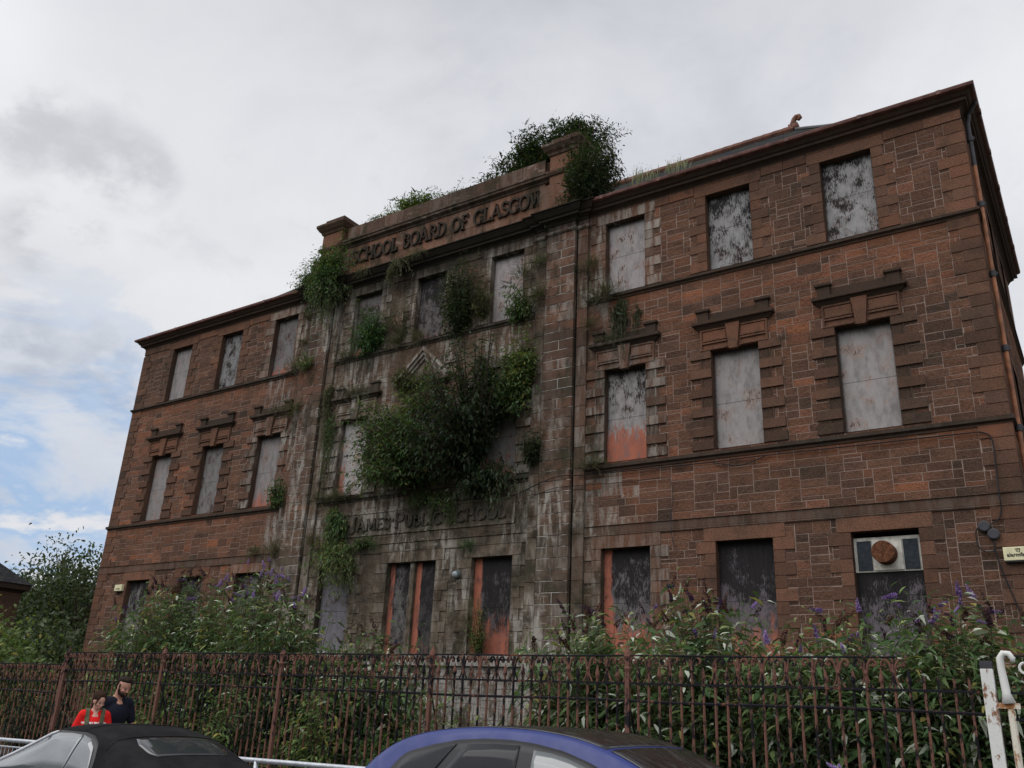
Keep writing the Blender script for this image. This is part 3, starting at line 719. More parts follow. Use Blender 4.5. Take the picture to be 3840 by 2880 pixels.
A = (ex0, ey0, ez); B = (ex1, ey0, ez); C_ = (ex1, ey1, ez); D_ = (ex0, ey1, ez)
rl = (ex0 + k, (ey0 + ey1) / 2, rz); rr = (ex1 - k, (ey0 + ey1) / 2, rz)
roof = sk(roof_mesh('roof', [[A, B, rr, rl], [B, C_, rr], [C_, D_, rl, rr], [D_, A, rl], [A, D_, C_, B]]))
M_CLAY = plain('orange_clay_ridge_tile', (.125, .052, .032), .75, .3, var=.3, scale=3)
M_LEADG = plain('dull_lead_flashing', (.055, .055, .056), .6, .4)
rt = MB(); n = 62
for i in range(n):
    x = rl[0] + (rr[0] - rl[0]) * i / n; x2 = rl[0] + (rr[0] - rl[0]) * (i + 1) / n
    rt.tube([(x + .01, rl[1], rz + .02), (x2 - .004, rl[1], rz + .02)], [.16, .148], 10)
sk(rt.build('ridge_tiles', M_CLAY))
for P_, Q in ((A, rl), (D_, rl), (B, rr), (C_, rr)):
    hp = MB()
    P_, Q = Vector(P_) + Vector((0, 0, .03)), Vector(Q) + Vector((0, 0, .03))
    hp.tube([P_.lerp(Q, t / 8) + Vector((0, 0, .01 * (t % 2))) for t in range(9)], .055, 8)
    sk(hp.build('hip_flashing', M_LEADG))
fl = MB(); fl.box(XL - .3, XR + .3, YF - .3, YB + .3, 16.055, 16.075); sk(fl.build('gutter_bed', M_LEADG))
for s, e in ((1, rr), (-1, rl)):
    fi = MB(); q = .50
    fi.box(e[0] - .16, e[0] + .16, e[1] - .12, e[1] + .12, e[2] - .05, e[2] + .2)
    pts = [(e[0] + s * dx * q, e[1], e[2] + .08 + dz * q) for dx, dz in ((-.05, .1), (-.03, .4), (.06, .68), (.22, .86), (.40, .84), (.46, .68), (.36, .58), (.27, .66))]
    fi.tube(pts, [.13, .10, .09, .085, .08, .075, .06, .05], 10)
    sk(fi.build('ridge_finial', M_CLAY, smooth=True))
# ---- rainwater pipes
def pipe(x, y, z0, z1, zc, r=.05):
    mb = MB(); mb.tube([(x, y, z0), (x, y, zc)], r, 12, 0); mb.tube([(x, y, zc), (x, y, z1)], r + .002, 12, 1)
    for k in range(int((z1 - z0) / 1.83) + 1):
        q = z0 + .4 + 1.83 * k
        if q < z1: mb.tube([(x, y, q), (x, y, q + .14)], r + .022, 12, 1); 
        if q < z1: mb.box(x - .10, x + .10, y + .02 if y < YF else y - .02, (y + .09) if y < YF else y + .02, q + .04, q + .1, 1)
    return mb
mb = pipe(XR + .11, YF + .42, 0, 15.6, 14.35); mb.tube([(XR + .11, YF + .42, 15.55), (XR + .16, YF + .40, 15.8), (XR + .33, YF + .32, 16.0), (XR + .36, YF + .3, 16.08)], .052, 10, 1)
sk(mb.build('rainwater_pipe', [M_PIPE, M_PIPED]))
# ================================================================== camera, sky, light
cam = bpy.data.cameras.new('camera'); co_ = bpy.data.objects.new('camera', cam); link(co_)
cam.sensor_width = 36; cam.lens = 3263.3 / 3840 * 36; cam.clip_start = .05; cam.clip_end = 3000
mr = ((.83197617, .5529203, .04576884), (.1603393, -.31859416, .93423181), (.53113742, -.76992006, -.3537176))
co_.matrix_world = Matrix(((mr[0][0], mr[1][0], mr[2][0], 0), (mr[0][1], mr[1][1], mr[2][1], 0), (mr[0][2], mr[1][2], mr[2][2], 1.65), (0, 0, 0, 1)))
sc.camera = co_
sc.view_settings.view_transform = 'Standard'; sc.view_settings.look = 'None'; sc.view_settings.exposure = 0; sc.view_settings.gamma = 1

SUN = Vector((-.45, -.70, 1.35)).normalized()
wd = bpy.data.worlds.new('World'); sc.world = wd; wd.use_nodes = True
nt = NT(wd.node_tree); bg = nt.N['Background']
sky = nt.n('ShaderNodeTexSky', sky_type='NISHITA'); sky.sun_disc = False
sky.sun_elevation = math.asin(SUN.z); sky.sun_rotation = math.atan2(SUN.x, SUN.y); sky.air_density = 1.0; sky.dust_density = .6
dirv = nt.n('ShaderNodeTexCoord').outputs['Generated']
dx_, dy_, dz_ = nt.sep(dirv)
den = nt.math('ADD', nt.math('MAXIMUM', dz_, 0.0), .30)
cv = nt.n('ShaderNodeCombineXYZ'); nt.put(cv.inputs[0], nt.math('DIVIDE', dx_, den)); nt.put(cv.inputs[1], nt.math('DIVIDE', dy_, den)); cv.inputs[2].default_value = .37
cl = cv.outputs[0]
def dot(v):
    x = nt.n('ShaderNodeVectorMath', operation='DOT_PRODUCT'); nt.put(x.inputs[0], dirv); x.inputs[1].default_value = Vector(v).normalized(); return x.outputs['Value']
n1 = nt.noise(nt.scale(cl, (1, 1, 1), (2.3, .4, 0)), 1.15, 7, .52, .25)
n2 = nt.noise(nt.scale(cl, (1, 1, 1), (8.1, 3.3, 0)), 2.9, 8, .58, .35)
dens = nt.math('ADD', nt.math('MULTIPLY', n1, .58), nt.math('MULTIPLY', n2, .42))
cc = nt.ramp(dens, [(.26, (.90, .91, .93)), (.42, (.80, .815, .85)), (.51, (.70, .715, .765)), (.60, (.55, .565, .62)), (.74, (.40, .415, .46))])
# thin bright veil towards the left of the school, duller cloud overhead and grey scraps of fractus low on the left
lift = nt.rng(dot((-.806, .369, .463)), .88, .995, 0, .5)
cc = nt.mix(lift, cc, (.80, .81, .83))
cc = nt.mix(nt.rng(dz_, .56, .82, 0, .5), cc, (.42, .43, .465))
scr = nt.noise(nt.scale(cl, (1.5, 1.5, 1), (1.4, 6.2, 0)), 5.0, 9, .6, .12)
def blob(v, a, b, s=1.0): return nt.math('MULTIPLY', nt.rng(dot(v), math.cos(R(a)), math.cos(R(b))), s)
bl_ = 0.0
for v, r_ in (((-.808, .309, .503), 3.0), ((-.793, .327, .514), 3.2), ((-.781, .365, .506), 3.4), ((-.770, .391, .504), 3.2), ((-.760, .412, .502), 2.6), ((-.829, .361, .427), 2.8), ((-.818, .383, .430), 2.6), ((-.868, .388, .311), 3.4), ((-.835, .455, .308), 3.4), ((-.832, .468, .298), 3.0)):
    bl_ = nt.math('MAXIMUM', bl_, blob(v, r_ * 1.05, .1))
cc = nt.mix(nt.math('MULTIPLY', nt.math('MULTIPLY', bl_, nt.rng(scr, .40, .62)), .46), cc, (.38, .395, .45))
cc = nt.mix(nt.math('MULTIPLY', nt.rng(scr, .56, .72), .16), cc, (.45, .46, .51))
# unseen sky behind the street, the sun's side, raised to light the front
hi_ = nt.math('MULTIPLY', nt.rng(dy_, .35, -.35), nt.rng(dz_, .12, .60)); lo_ = nt.math('MULTIPLY', nt.rng(dy_, .15, -.25), nt.rng(dz_, .34, .14))
back = nt.math('MULTIPLY', nt.math('ADD', nt.math('MULTIPLY', hi_, 1.75), 1.0), nt.math('SUBTRACT', 1.0, nt.math('MULTIPLY', lo_, .55)))
cc = nt.mix(1.0, cc, back, 'MULTIPLY')
ten = nt.mix(1.0, cc, (10.0, 10.0, 10.0), 'MULTIPLY')
hole = nt.math('MULTIPLY', nt.rng(nt.math('ADD', dot((-.875, .445, .19)), nt.rng(n2, .3, .7, -.022, .022)), math.cos(R(11.5)), math.cos(R(5.5))), nt.rng(n2, .60, .42, .15, 1.0))
nt.put(bg.inputs['Color'], nt.mix(nt.math('MULTIPLY', hole, .92), ten, nt.mix(1.0, nt.mix(.72, sky.outputs[0], (3.1, 5.2, 8.4)), (1.0, 1.0, 1.0), 'MULTIPLY')))
bg.inputs['Strength'].default_value = .1
sun = bpy.data.lights.new('sun', 'SUN'); sun.energy = 1.5; sun.angle = R(60); sun.color = (1, .965, .92)
so = link(bpy.data.objects.new('sun', sun)); so.rotation_euler = SUN.to_track_quat('Z', 'Y').to_euler(); so.location = (0, -10, 30)

# ================================================================== ground
def asphalt(name, a, b):
    m, nt, p = material(name, .9, .25)
    pos = nt.n('ShaderNodeNewGeometry').outputs['Position']
    c = nt.mix(nt.noise(pos, 60, 4, .7), a, b); c = nt.mix(nt.rng(nt.noise(pos, .5, 6, .6), .5, .7, 0, .4), c, tuple(x * .6 for x in a))
    nt.put(p.inputs['Base Color'], c); nt.put(p.inputs['Normal'], nt.bump(nt.noise(pos, 90, 4), .4, .01)); return m
def sheet(name, x0, x1, y0, y1, z, mat, div=1):
    mb = MB(); mb.face([(x0, y0, z), (x1, y0, z), (x1, y1, z), (x0, y1, z)]); o = mb.build(name, mat); o['kind'] = 'structure'; return o
M_SOIL = asphalt('leaf_strewn_soil', (.030, .026, .018), (.055, .046, .03))
sheet('ground', -900, 900, -300, 1500, -.012, asphalt('rough_grass_ground', (.028, .036, .016), (.05, .055, .028)))
sheet('road', -120, 120, -2.2, 6.82, 0.0, asphalt('worn_asphalt', (.040, .040, .042), (.072, .070, .068)))
pv = MB()
pv.box(-120, 120, 6.95, 9.85, -.1, .12); pv.box(-120, 120, -4.6, -2.33, -.1, .12)
o = pv.build('pavement', asphalt('worn_paving', (.10, .098, .092), (.17, .165, .155))); o['kind'] = 'structure'
kb = MB()
for i in range(130):
    kb.box(-60 + .92 * i, -60 + .92 * i + .91, 6.82, 6.947, -.1, .13); kb.box(-60 + .92 * i, -60 + .92 * i + .91, -2.327, -2.2, -.1, .13)
o = kb.build('kerb', asphalt('whin_kerbstone', (.12, .118, .115), (.2, .195, .19))); o['kind'] = 'structure'
sheet('yard_ground', -60, 40, 10.15, 44, .02, M_SOIL)

# ================================================================== railings on a low stone kerb
def peeling(name, paint, rust, bias=.5, primer=None):
    m, nt, p = material(name, .85, .12)
    pos = nt.n('ShaderNodeNewGeometry').outputs['Position']
    oi = nt.n('ShaderNodeObjectInfo').outputs['Random']
    off = nt.n('ShaderNodeCombineXYZ'); nt.put(off.inputs[2], nt.math('MULTIPLY', oi, 40))
    v = nt.n('ShaderNodeVectorMath', operation='ADD'); nt.put(v.inputs[0], nt.scale(pos, (1, 1, .55))); nt.put(v.inputs[1], off.outputs[0])
    n = nt.noise(v.outputs[0], 13, 7, .7); n2 = nt.noise(v.outputs[0], 2.2, 3, .5)
    f = nt.rng(nt.math('ADD', nt.math('MULTIPLY', n, .6), nt.math('MULTIPLY', n2, .4)), bias - .02, bias + .03)
    c = nt.mix(f, paint, nt.mix(nt.noise(pos, 40, 4), tuple(x * .7 for x in rust), tuple(x * 1.3 for x in rust)))
    if primer: c = nt.mix(nt.rng(nt.noise(v.outputs[0], 7, 5, .6), .60, .66), c, primer)
    nt.put(p.inputs['Base Color'], c); nt.put(p.inputs['Normal'], nt.bump(n, .6, .01)); return m
M_FEN = peeling('flaking_black_paint_over_red_primer', (.011, .011, .013), (.140, .068, .049), .49)
M_POSTF = peeling('red_primer_with_black_scraps', (.012, .012, .014), (.135, .066, .050), .45)
M_RAIL = peeling('rusty_black_rail', (.012, .012, .015), (.13, .055, .035), .56)
M_WHITE = peeling('chipped_white_gate_paint', (.60, .60, .56), (.22, .11, .065), .585)
M_WHITR = peeling('rust_stained_white_paint', (.62, .58, .48), (.30, .13, .05), .53)
FY = 10.0; PIT = .1377
low = MB(); low.box(-36, -2.0, FY - .15, FY + .15, -.1, .24, 0, (.3, .4, 0)); low.box(-36, -2.0, FY - .12, FY + .12, .24, .29, 0, (.2, .4, 0))
o = low.build('kerb_wall', [M_DRE]); tag(o, 'low stone dwarf wall under the iron railings', 'wall')
def spear(mb, x, z0, zt, r=.016):
    mb.tube([(x, FY, z0), (x, FY, zt - .16)], r, 6); mb.tube([(x, FY, zt - .165), (x, FY, zt - .13), (x, FY, zt - .10), (x, FY, zt)], [r, r * 1.9, r * 1.7, .002], 6)
def scroll(mb, x, zb, zt, flat=.010):
    # paired C-scrolls springing from a collar on the upright
    mb.tube([(x, FY, zb + .135), (x, FY, zb + .16), (x, FY, zb + .19)], [.02, .026, .018], 8)
    for s in (-1, 1):
        pts = [(x + s * .012, FY, zb + .17), (x + s * .03, FY, zb + .25), (x + s * .06, FY, zb + .292), (x + s * .092, FY, zb + .292), (x + s * .112, FY, zb + .262), (x + s * .106, FY, zb + .232), (x + s * .086, FY, zb + .228), (x + s * .078, FY, zb + .246), (x + s * .088, FY, zb + .256)]
        mb.tube(pts, [.015] * 6 + [.013, .013, .011], 6)
        mb.tube([(x + s * .008, FY, zb + .15), (x + s * .03, FY, zb + .07), (x + s * .062, FY, zb + .012)], [.011, .010, .012], 6)
def railings(name, label, posts, zo, x_end=None, scroll_to=None):
    root = empty(name, (posts[0], FY, 0), 0, label, 'railings')
    def pc(o): o.parent = root; o.matrix_parent_inverse = Matrix.Translation((-posts[0], -FY, 0)); return o
    z_scr = 1.65 + .403 + zo; z_mid = 1.65 + .205 + zo; z_top = 1.65 + .733 + zo; zb = .28
    def post(x, big):
        mb = MB(); r = .028
        mb.box(x - r, x + r, FY - r, FY + r, .24, z_top - .05)
        mb.tube([(x, FY, z_scr + .13), (x, FY, z_scr + .17), (x, FY, z_scr + .2)], [.036, .05, .036], 8)
        mb.tube([(x, FY, z_top - .06), (x, FY, z_top - .02), (x, FY, z_top + .03), (x, FY, z_top + .11)], [.034, .05, .036, .004], 8)
        o = pc(mb.build('post', M_POSTF))
        st = MB(); st.tube([(x, FY + .03, z_mid), (x + .02, FY + .75, .05)], .013, 6); q = st.build('stay', M_RAIL, o)
        sm = MB(); scroll(sm, x, z_scr, z_top); sm.build('scrollwork', M_POSTF, o)
    for x in posts: post(x, 1)
    # prototypes are built once, then copied
    protoA = MB(); x = 0
    protoA.tube([(x, FY, zb), (x, FY, z_top - .03)], [.0165, .0165], 6)
    protoA.tube([(x, FY, z_scr + .29), (x, FY, z_top - .14), (x, FY, z_top - .02)], [.018, .014, .006], 6)
    A_ = bpy.data.objects.new; 
    sA = MB(); scroll(sA, 0, z_scr, z_top)
    sB = MB(); spear(sB, 0, zb, z_scr + .215)
    sC = MB(); sC.box(-.012, .012, FY - .012, FY + .012, zb, 1.65 + .533 + zo)
    meA = protoA.build('ornate_bar', M_FEN); meS = sA.build('scrollwork', M_FEN); meB = sB.build('spear_bar', M_FEN); meC = sC.build('plain_bar', M_FEN)
    protos = (meA, meS, meB, meC); rr_ = random.Random(3)
    lo = min(posts) - 0; nA = nB = 0
    def put(src, nm, x, par=None, tilt=0):
        o = bpy.data.objects.new(nm, src.data); COL.objects.link(o)
        if par is None:
            o.parent = root; o.location = (x - posts[0], -FY, 0); g = rr_.gauss(0, .0035) * (3 if rr_.random() < .12 else 1); o.rotation_euler = (0, g, 0); o.location.x -= 1.2 * g
        else: o.parent = par
        return o
    def bar(x, k):
        if k % 2 == 0:
            o = put(meA, 'ornate_bar', x); put(meS, 'scrollwork', x, o)
        else: put(meB, 'spear_bar', x)
    sp = sorted(posts)
    segs = [(sp[i], sp[i+1]) for i in range(len(sp) - 1)]
    for a, b in segs:
        n = int(round((b - a) / PIT))
        for k in range(1, n): bar(a + (b - a) * k / n, k)
    if x_end is not None:
        k = 1; x = sp[-1] + PIT
        while x < x_end - .05:
            if x <= scroll_to + .02: bar(x, k)
            elif k % 2 == 1 and x < scroll_to + PIT * 1.2: put(meB, 'spear_bar', x)
            else: put(meC, 'plain_bar', x)
            x += PIT; k += 1
    for o in protos: bpy.data.objects.remove(o)
    e = x_end if x_end is not None else sp[-1]
    ra = MB(); 
    xs = np.linspace(sp[0], e, 40)
    ra.box(sp[0], e, FY - .022, FY + .022, z_scr - .012, z_scr + .012); pc(ra.build('rail', M_RAIL))
    ra = MB(); ra.tube([(x, FY, z_mid + .006 * math.sin(x * 1.9)) for x in xs], .017, 6); pc(ra.build('rail', M_RAIL))
    ra = MB(); e2 = (scroll_to + .03) if scroll_to is not None else e
    ra.tube([(x, FY, z_top - .012 + .004 * math.sin(x * 2.3)) for x in np.linspace(sp[0], e2, 40)], .0115, 6); pc(ra.build('top_rail', M_RAIL))
    ra = MB(); ra.box(sp[0], e, FY - .02, FY + .02, .42, .436); pc(ra.build('rail', M_RAIL))
    return root
P5 = -4.99
posts = [P5 - 3.03 * k for k in range(5)]
railings('iron_railings', 'rusty scrolled iron railings, the tall run in front of the school', posts, 0.0, x_end=-1.19, scroll_to=P5 + 22 * PIT)
railings('iron_railings', 'lower run of scrolled iron railings stepping down beyond the tall railings', [P5 - 3.03 * k - .06 for k in (4, 5, 6, 7)], -.225)
# white gate post and gate
gpst = empty('gate_post', (-1.09, 9.86, 0), 0, 'flat white gate post with chipped paint and a black top', 'gate post')
mb = MB(); mb.box(-.055, .055, -.035, .035, 0, 2.26); mb.build('shaft', M_WHITE, gpst, bevel=.004)
mb = MB(); mb.box(-.053, .053, -.033, .033, 2.262, 2.335); mb.build('cap', M_PIPED, gpst)
mb = MB(); mb.box(.05, .24, -.03, .03, 1.905, 1.955); mb.build('hinge', M_WHITR, gpst)
mb = MB(); mb.box(-.052, .052, -.030, .14, .0, 2.2); mb.build('flange', M_PIPED, gpst)
gt = empty('iron_gate', (-.93, 9.86, 0), 0, 'white and rust stained iron gate with scroll hook beside the white post', 'gate')
mb = MB(); mb.tube([(0, 0, .1), (0, 0, 1.9)], .032, 10); mb.build('stile', M_WHITR, gt)
mb = MB(); hk = [(-.01, 0, 1.95), (-.02, 0, 2.05), (-.035, 0, 2.28), (-.03, 0, 2.36), (0, 0, 2.405), (.045, 0, 2.40), (.075, 0, 2.36), (.07, 0, 2.325)]
mb.tube(hk, [.062, .038, .034, .034, .032, .03, .026, .02], 10); mb.build('scroll_hook', M_WHITE, gt, smooth=True)
mb = MB(); mb.box(0, 2.6, -.015, .015, 1.80, 1.825); mb.box(0, 2.6, -.015, .015, 2.035, 2.055); mb.box(0, 2.6, -.015, .015, .3, .33); mb.box(-.1, 2.6, -.008, .008, 2.372, 2.386); mb.build('rail', M_RAIL, gt)
mb = MB(); mb.tube([(2.6, 0, .1), (2.6, 0, 2.3)], .03, 10); mb.build('stile', M_RAIL, gt)
for k in range(9):
    x = .17 + .27 * k
    mb = MB(); mb.tube([(x, 0, .3), (x, 0, 2.36)], .011, 6); o = mb.build('ornate_bar', M_RAIL, gt)
    mb = MB(); mb.tube([(x + .05 * math.cos(a), 0, 2.27 + .05 * math.sin(a)) for a in np.linspace(.6, 5.9, 12)], .013, 6); mb.build('scrollwork', M_WHITE, o)
    x += .135
    mb = MB(); mb.tube([(x - .1, 0, .3), (x - .1, 0, 2.0)], .011, 6); o = mb.build('spear_bar', M_RAIL, gt)
    mb = MB(); mb.tube([(x - .1, 0, 2.05), (x - .1, 0, 2.07), (x - .1, 0, 2.2)], [.02, .024, .002], 6); mb.build('spear_tip', M_WHITE, o)

# galvanised guard rail at the kerb
M_GALV = plain('galvanised_steel', (.42, .44, .46), .5, .5, .6, var=.15, scale=20)
gr = empty('guard_rail', (-12, 7.06, .12), 0, 'galvanised pedestrian guard rail along the kerb behind the parked cars', 'guard rail')
def gz(x): return 1.065 + .0125 * (x + 6.4) - .12
mb = MB(); mb.tube([(x, 0, gz(x - 12)) for x in np.linspace(-6, 8.5, 12)], .026, 10); mb.build('top_rail', M_GALV, gr, smooth=True)
mb = MB(); mb.tube([(x, 0, .18) for x in np.linspace(-6, 8.5, 12)], .02, 8); mb.build('bottom_rail', M_GALV, gr, smooth=True)
for x in (-6, -4, -2, 0, 2, 4.0, 5.42, 7.0, 8.5):
    mb = MB(); mb.tube([(x, 0, -.1), (x, 0, gz(x - 12))], .026, 10); mb.build('post', M_GALV, gr, smooth=True)
mb = MB()
for k in range(143): mb.tube([(-5.95 + .1 * k, 0, .18), (-5.95 + .1 * k, 0, gz(-17.95 + .1 * k) - .085)], .007, 5)
mb.tube([(x, 0, gz(x - 12) - .085) for x in np.linspace(-6, 8.5, 12)], .012, 6)
mb.build('infill_bars', M_GALV, gr)

# slated lodge on the left
ld = empty('slated_lodge', (-45, 15, 0), 0, 'low dark stone house with hipped slate roof half out of frame', 'house')
mb = MB(); mb.box(-5, 5, -7, 5.6, 0, 6.0)
mb.sweep([(-5, -7), (5, -7), (5, 5.6), (-5, 5.6)], [(-.02, 3.2), (.06, 3.22), (.06, 3.4), (-.02, 3.44)], closed=True)
mb.build('wall', [M_RUB], ld)
mb = MB(); mb.sweep([(-5, -7), (5, -7), (5, 5.6), (-5, 5.6)], [(-.02, 5.6), (.1, 5.7), (.22, 5.75), (.25, 5.98), (-.02, 5.99)], closed=True); mb.build('eaves', [M_TRIM], ld)
e0, e1, f0, f1, ez_ = -5.3, 5.3, -7.3, 5.9, 5.98
o = roof_mesh('roof', [[(e0, f0, ez_), (e1, f0, ez_), (0, f0 + 5.3, ez_ + 4.2)], [(e1, f0, ez_), (e1, f1, ez_), (0, f1 - 5.3, ez_ + 4.2), (0, f0 + 5.3, ez_ + 4.2)], [(e1, f1, ez_), (e0, f1, ez_), (0, f1 - 5.3, ez_ + 4.2)], [(e0, f1, ez_), (e0, f0, ez_), (0, f0 + 5.3, ez_ + 4.2), (0, f1 - 5.3, ez_ + 4.2)]])
o.parent = ld
for k in range(3):
    for zz in (1.0, 3.9):
        mb = MB(); mb.box(4.98, 5.03, -5.5 + 3.6 * k, -4.4 + 3.6 * k, zz, zz + 1.5); mb.build('window', M_DARK, ld)
# ================================================================== plants
def leaf_mat(name, under=(.13, .15, .10), rough=.5, trans=.32):
    m, nt, p = material(name, rough + .08, .16)
    col = nt.attr('tone'); bf = nt.n('ShaderNodeNewGeometry').outputs['Backfacing']
    c = nt.mix(nt.math('MULTIPLY', bf, .55), col, under)
    nt.put(p.inputs['Base Color'], c)
    tr = nt.n('ShaderNodeBsdfTranslucent'); nt.put(tr.inputs[0], nt.mix(1.0, col, (1.25, 1.35, .6), 'MULTIPLY'))
    mx = nt.n('ShaderNodeMixShader'); mx.inputs[0].default_value = trans
    out = [n for n in nt.N if n.type == 'OUTPUT_MATERIAL'][0]
    nt.L.new(p.outputs[0], mx.inputs[1]); nt.L.new(tr.outputs[0], mx.inputs[2]); nt.L.new(mx.outputs[0], out.inputs[0])
    return m
M_LEAF = leaf_mat('shrub_leaf'); M_BUD = leaf_mat('buddleia_leaf', (.30, .33, .25), .55)
G1 = 'shrubs growing out of the school front'
M_FLOW = leaf_mat('flower_floret', (.12, .07, .24), .7, .2)
M_BARK = plain('grey_brown_bark', (.060, .046, .034), .9, .1, var=.4, scale=9)
M_TWIG = plain('green_brown_twig', (.075, .070, .038), .85, .1, var=.4, scale=9)

def leaf_data(P, D, U, L, W, C, droop):
    """N six-point leaves -> vertices, loops; all arrays are numpy"""
    N = len(P)
    D = D / (np.linalg.norm(D, axis=1, keepdims=True) + 1e-9)
    S = np.cross(D, U); S /= (np.linalg.norm(S, axis=1, keepdims=True) + 1e-9)
    n = np.cross(S, D); L = L[:, None]; W = W[:, None]; dr = droop[:, None]
    V = np.empty((N, 6, 3), np.float32)
    V[:, 0] = P
    a = P + D * L * .36 - n * L * dr * .08; b = P + D * L * .70 - n * L * dr * .34
    V[:, 1] = a - S * W * .5 + n * W * .12; V[:, 2] = a + S * W * .5 + n * W * .12
    V[:, 3] = b - S * W * .36 + n * W * .08; V[:, 4] = b + S * W * .36 + n * W * .08
    V[:, 5] = P + D * L * .98 - n * L * dr * .75
    return V, C
def leaf_object(name, chunks, mat, parent=None, origin=(0, 0, 0)):
    V = np.concatenate([c[0] for c in chunks]); C = np.concatenate([c[1] for c in chunks]); N = len(V)
    V = V - np.array(origin, np.float32)
    me = bpy.data.meshes.new(name)
    me.vertices.add(N * 6); me.vertices.foreach_set('co', V.ravel())
    idx = np.arange(N, dtype=np.int32)[:, None] * 6
    lo = (idx + np.array([[0, 2, 1, 1, 2, 4, 3, 3, 4, 5]], np.int32)).ravel()
    me.loops.add(N * 10); me.loops.foreach_set('vertex_index', lo)
    me.polygons.add(N * 3)
    st = (np.arange(N, dtype=np.int32)[:, None] * 10 + np.array([[0, 3, 7]], np.int32)).ravel()
    me.polygons.foreach_set('loop_start', st)
    at = me.attributes.new('tone', 'FLOAT_COLOR', 'FACE')
    cc = np.ones((N, 3, 4), np.float32); cc[:, :, :3] = C[:, None, :]
    at.data.foreach_set('color', cc.ravel())
    me.materials.append(mat); me.update(calc_edges=True); me.validate()
    o = bpy.data.objects.new(name, me); o.location = origin
    return link(o, parent)
PAL = {
 'dark': [((.016, .030, .014), .5), ((.026, .043, .018), .35), ((.045, .062, .024), .12), ((.05, .035, .02), .03)],
 'mid': [((.033, .064, .021), .42), ((.055, .095, .030), .36), ((.085, .12, .038), .15), ((.10, .09, .03), .05)],
 'light': [((.055, .090, .028), .45), ((.080, .115, .036), .35), ((.11, .135, .045), .12), ((.17, .15, .04), .08)],
 'vivid': [((.030, .075, .024), .5), ((.045, .10, .030), .4), ((.08, .13, .04), .1)],
 'bud': [((.032, .060, .022), .34), ((.055, .092, .032), .36), ((.075, .108, .036), .16), ((.38, .41, .33), .08), ((.17, .15, .045), .05), ((.06, .03, .018), .02)],
 'budr': [((.045, .085, .030), .34), ((.070, .115, .042), .34), ((.10, .14, .05), .12), ((.40, .43, .35), .14), ((.17, .15, .045), .04), ((.06, .03, .018), .02)],
 'olive': [((.050, .055, .022), .5), ((.075, .078, .030), .3), ((.065, .045, .026), .2)],
 'heath': [((.060, .060, .028), .4), ((.075, .058, .034), .3), ((.045, .055, .022), .3)],
 'pale': [((.20, .20, .12), .6), ((.12, .14, .06), .4)],
 'tree': [((.028, .046, .018), .4), ((.046, .068, .026), .35), ((.068, .090, .034), .2), ((.075, .080, .035), .05)],
}
def colours(rg, pal, n, var=.3):
    cs = np.array([c for c, w in PAL[pal]]); ws = np.array([w for c, w in PAL[pal]])
    c = cs[rg.choice(len(cs), n, p=ws / ws.sum())]
    return c * rg.uniform(1 - var, 1 + var, (n, 1)) * (.9 if pal == 'tree' else 1.28 if pal in ('bud', 'mid', 'light') else 1.1)
def unit(rg, n):
    v = rg.normal(size=(n, 3)); return v / np.linalg.norm(v, axis=1, keepdims=True)
seedc = [100]
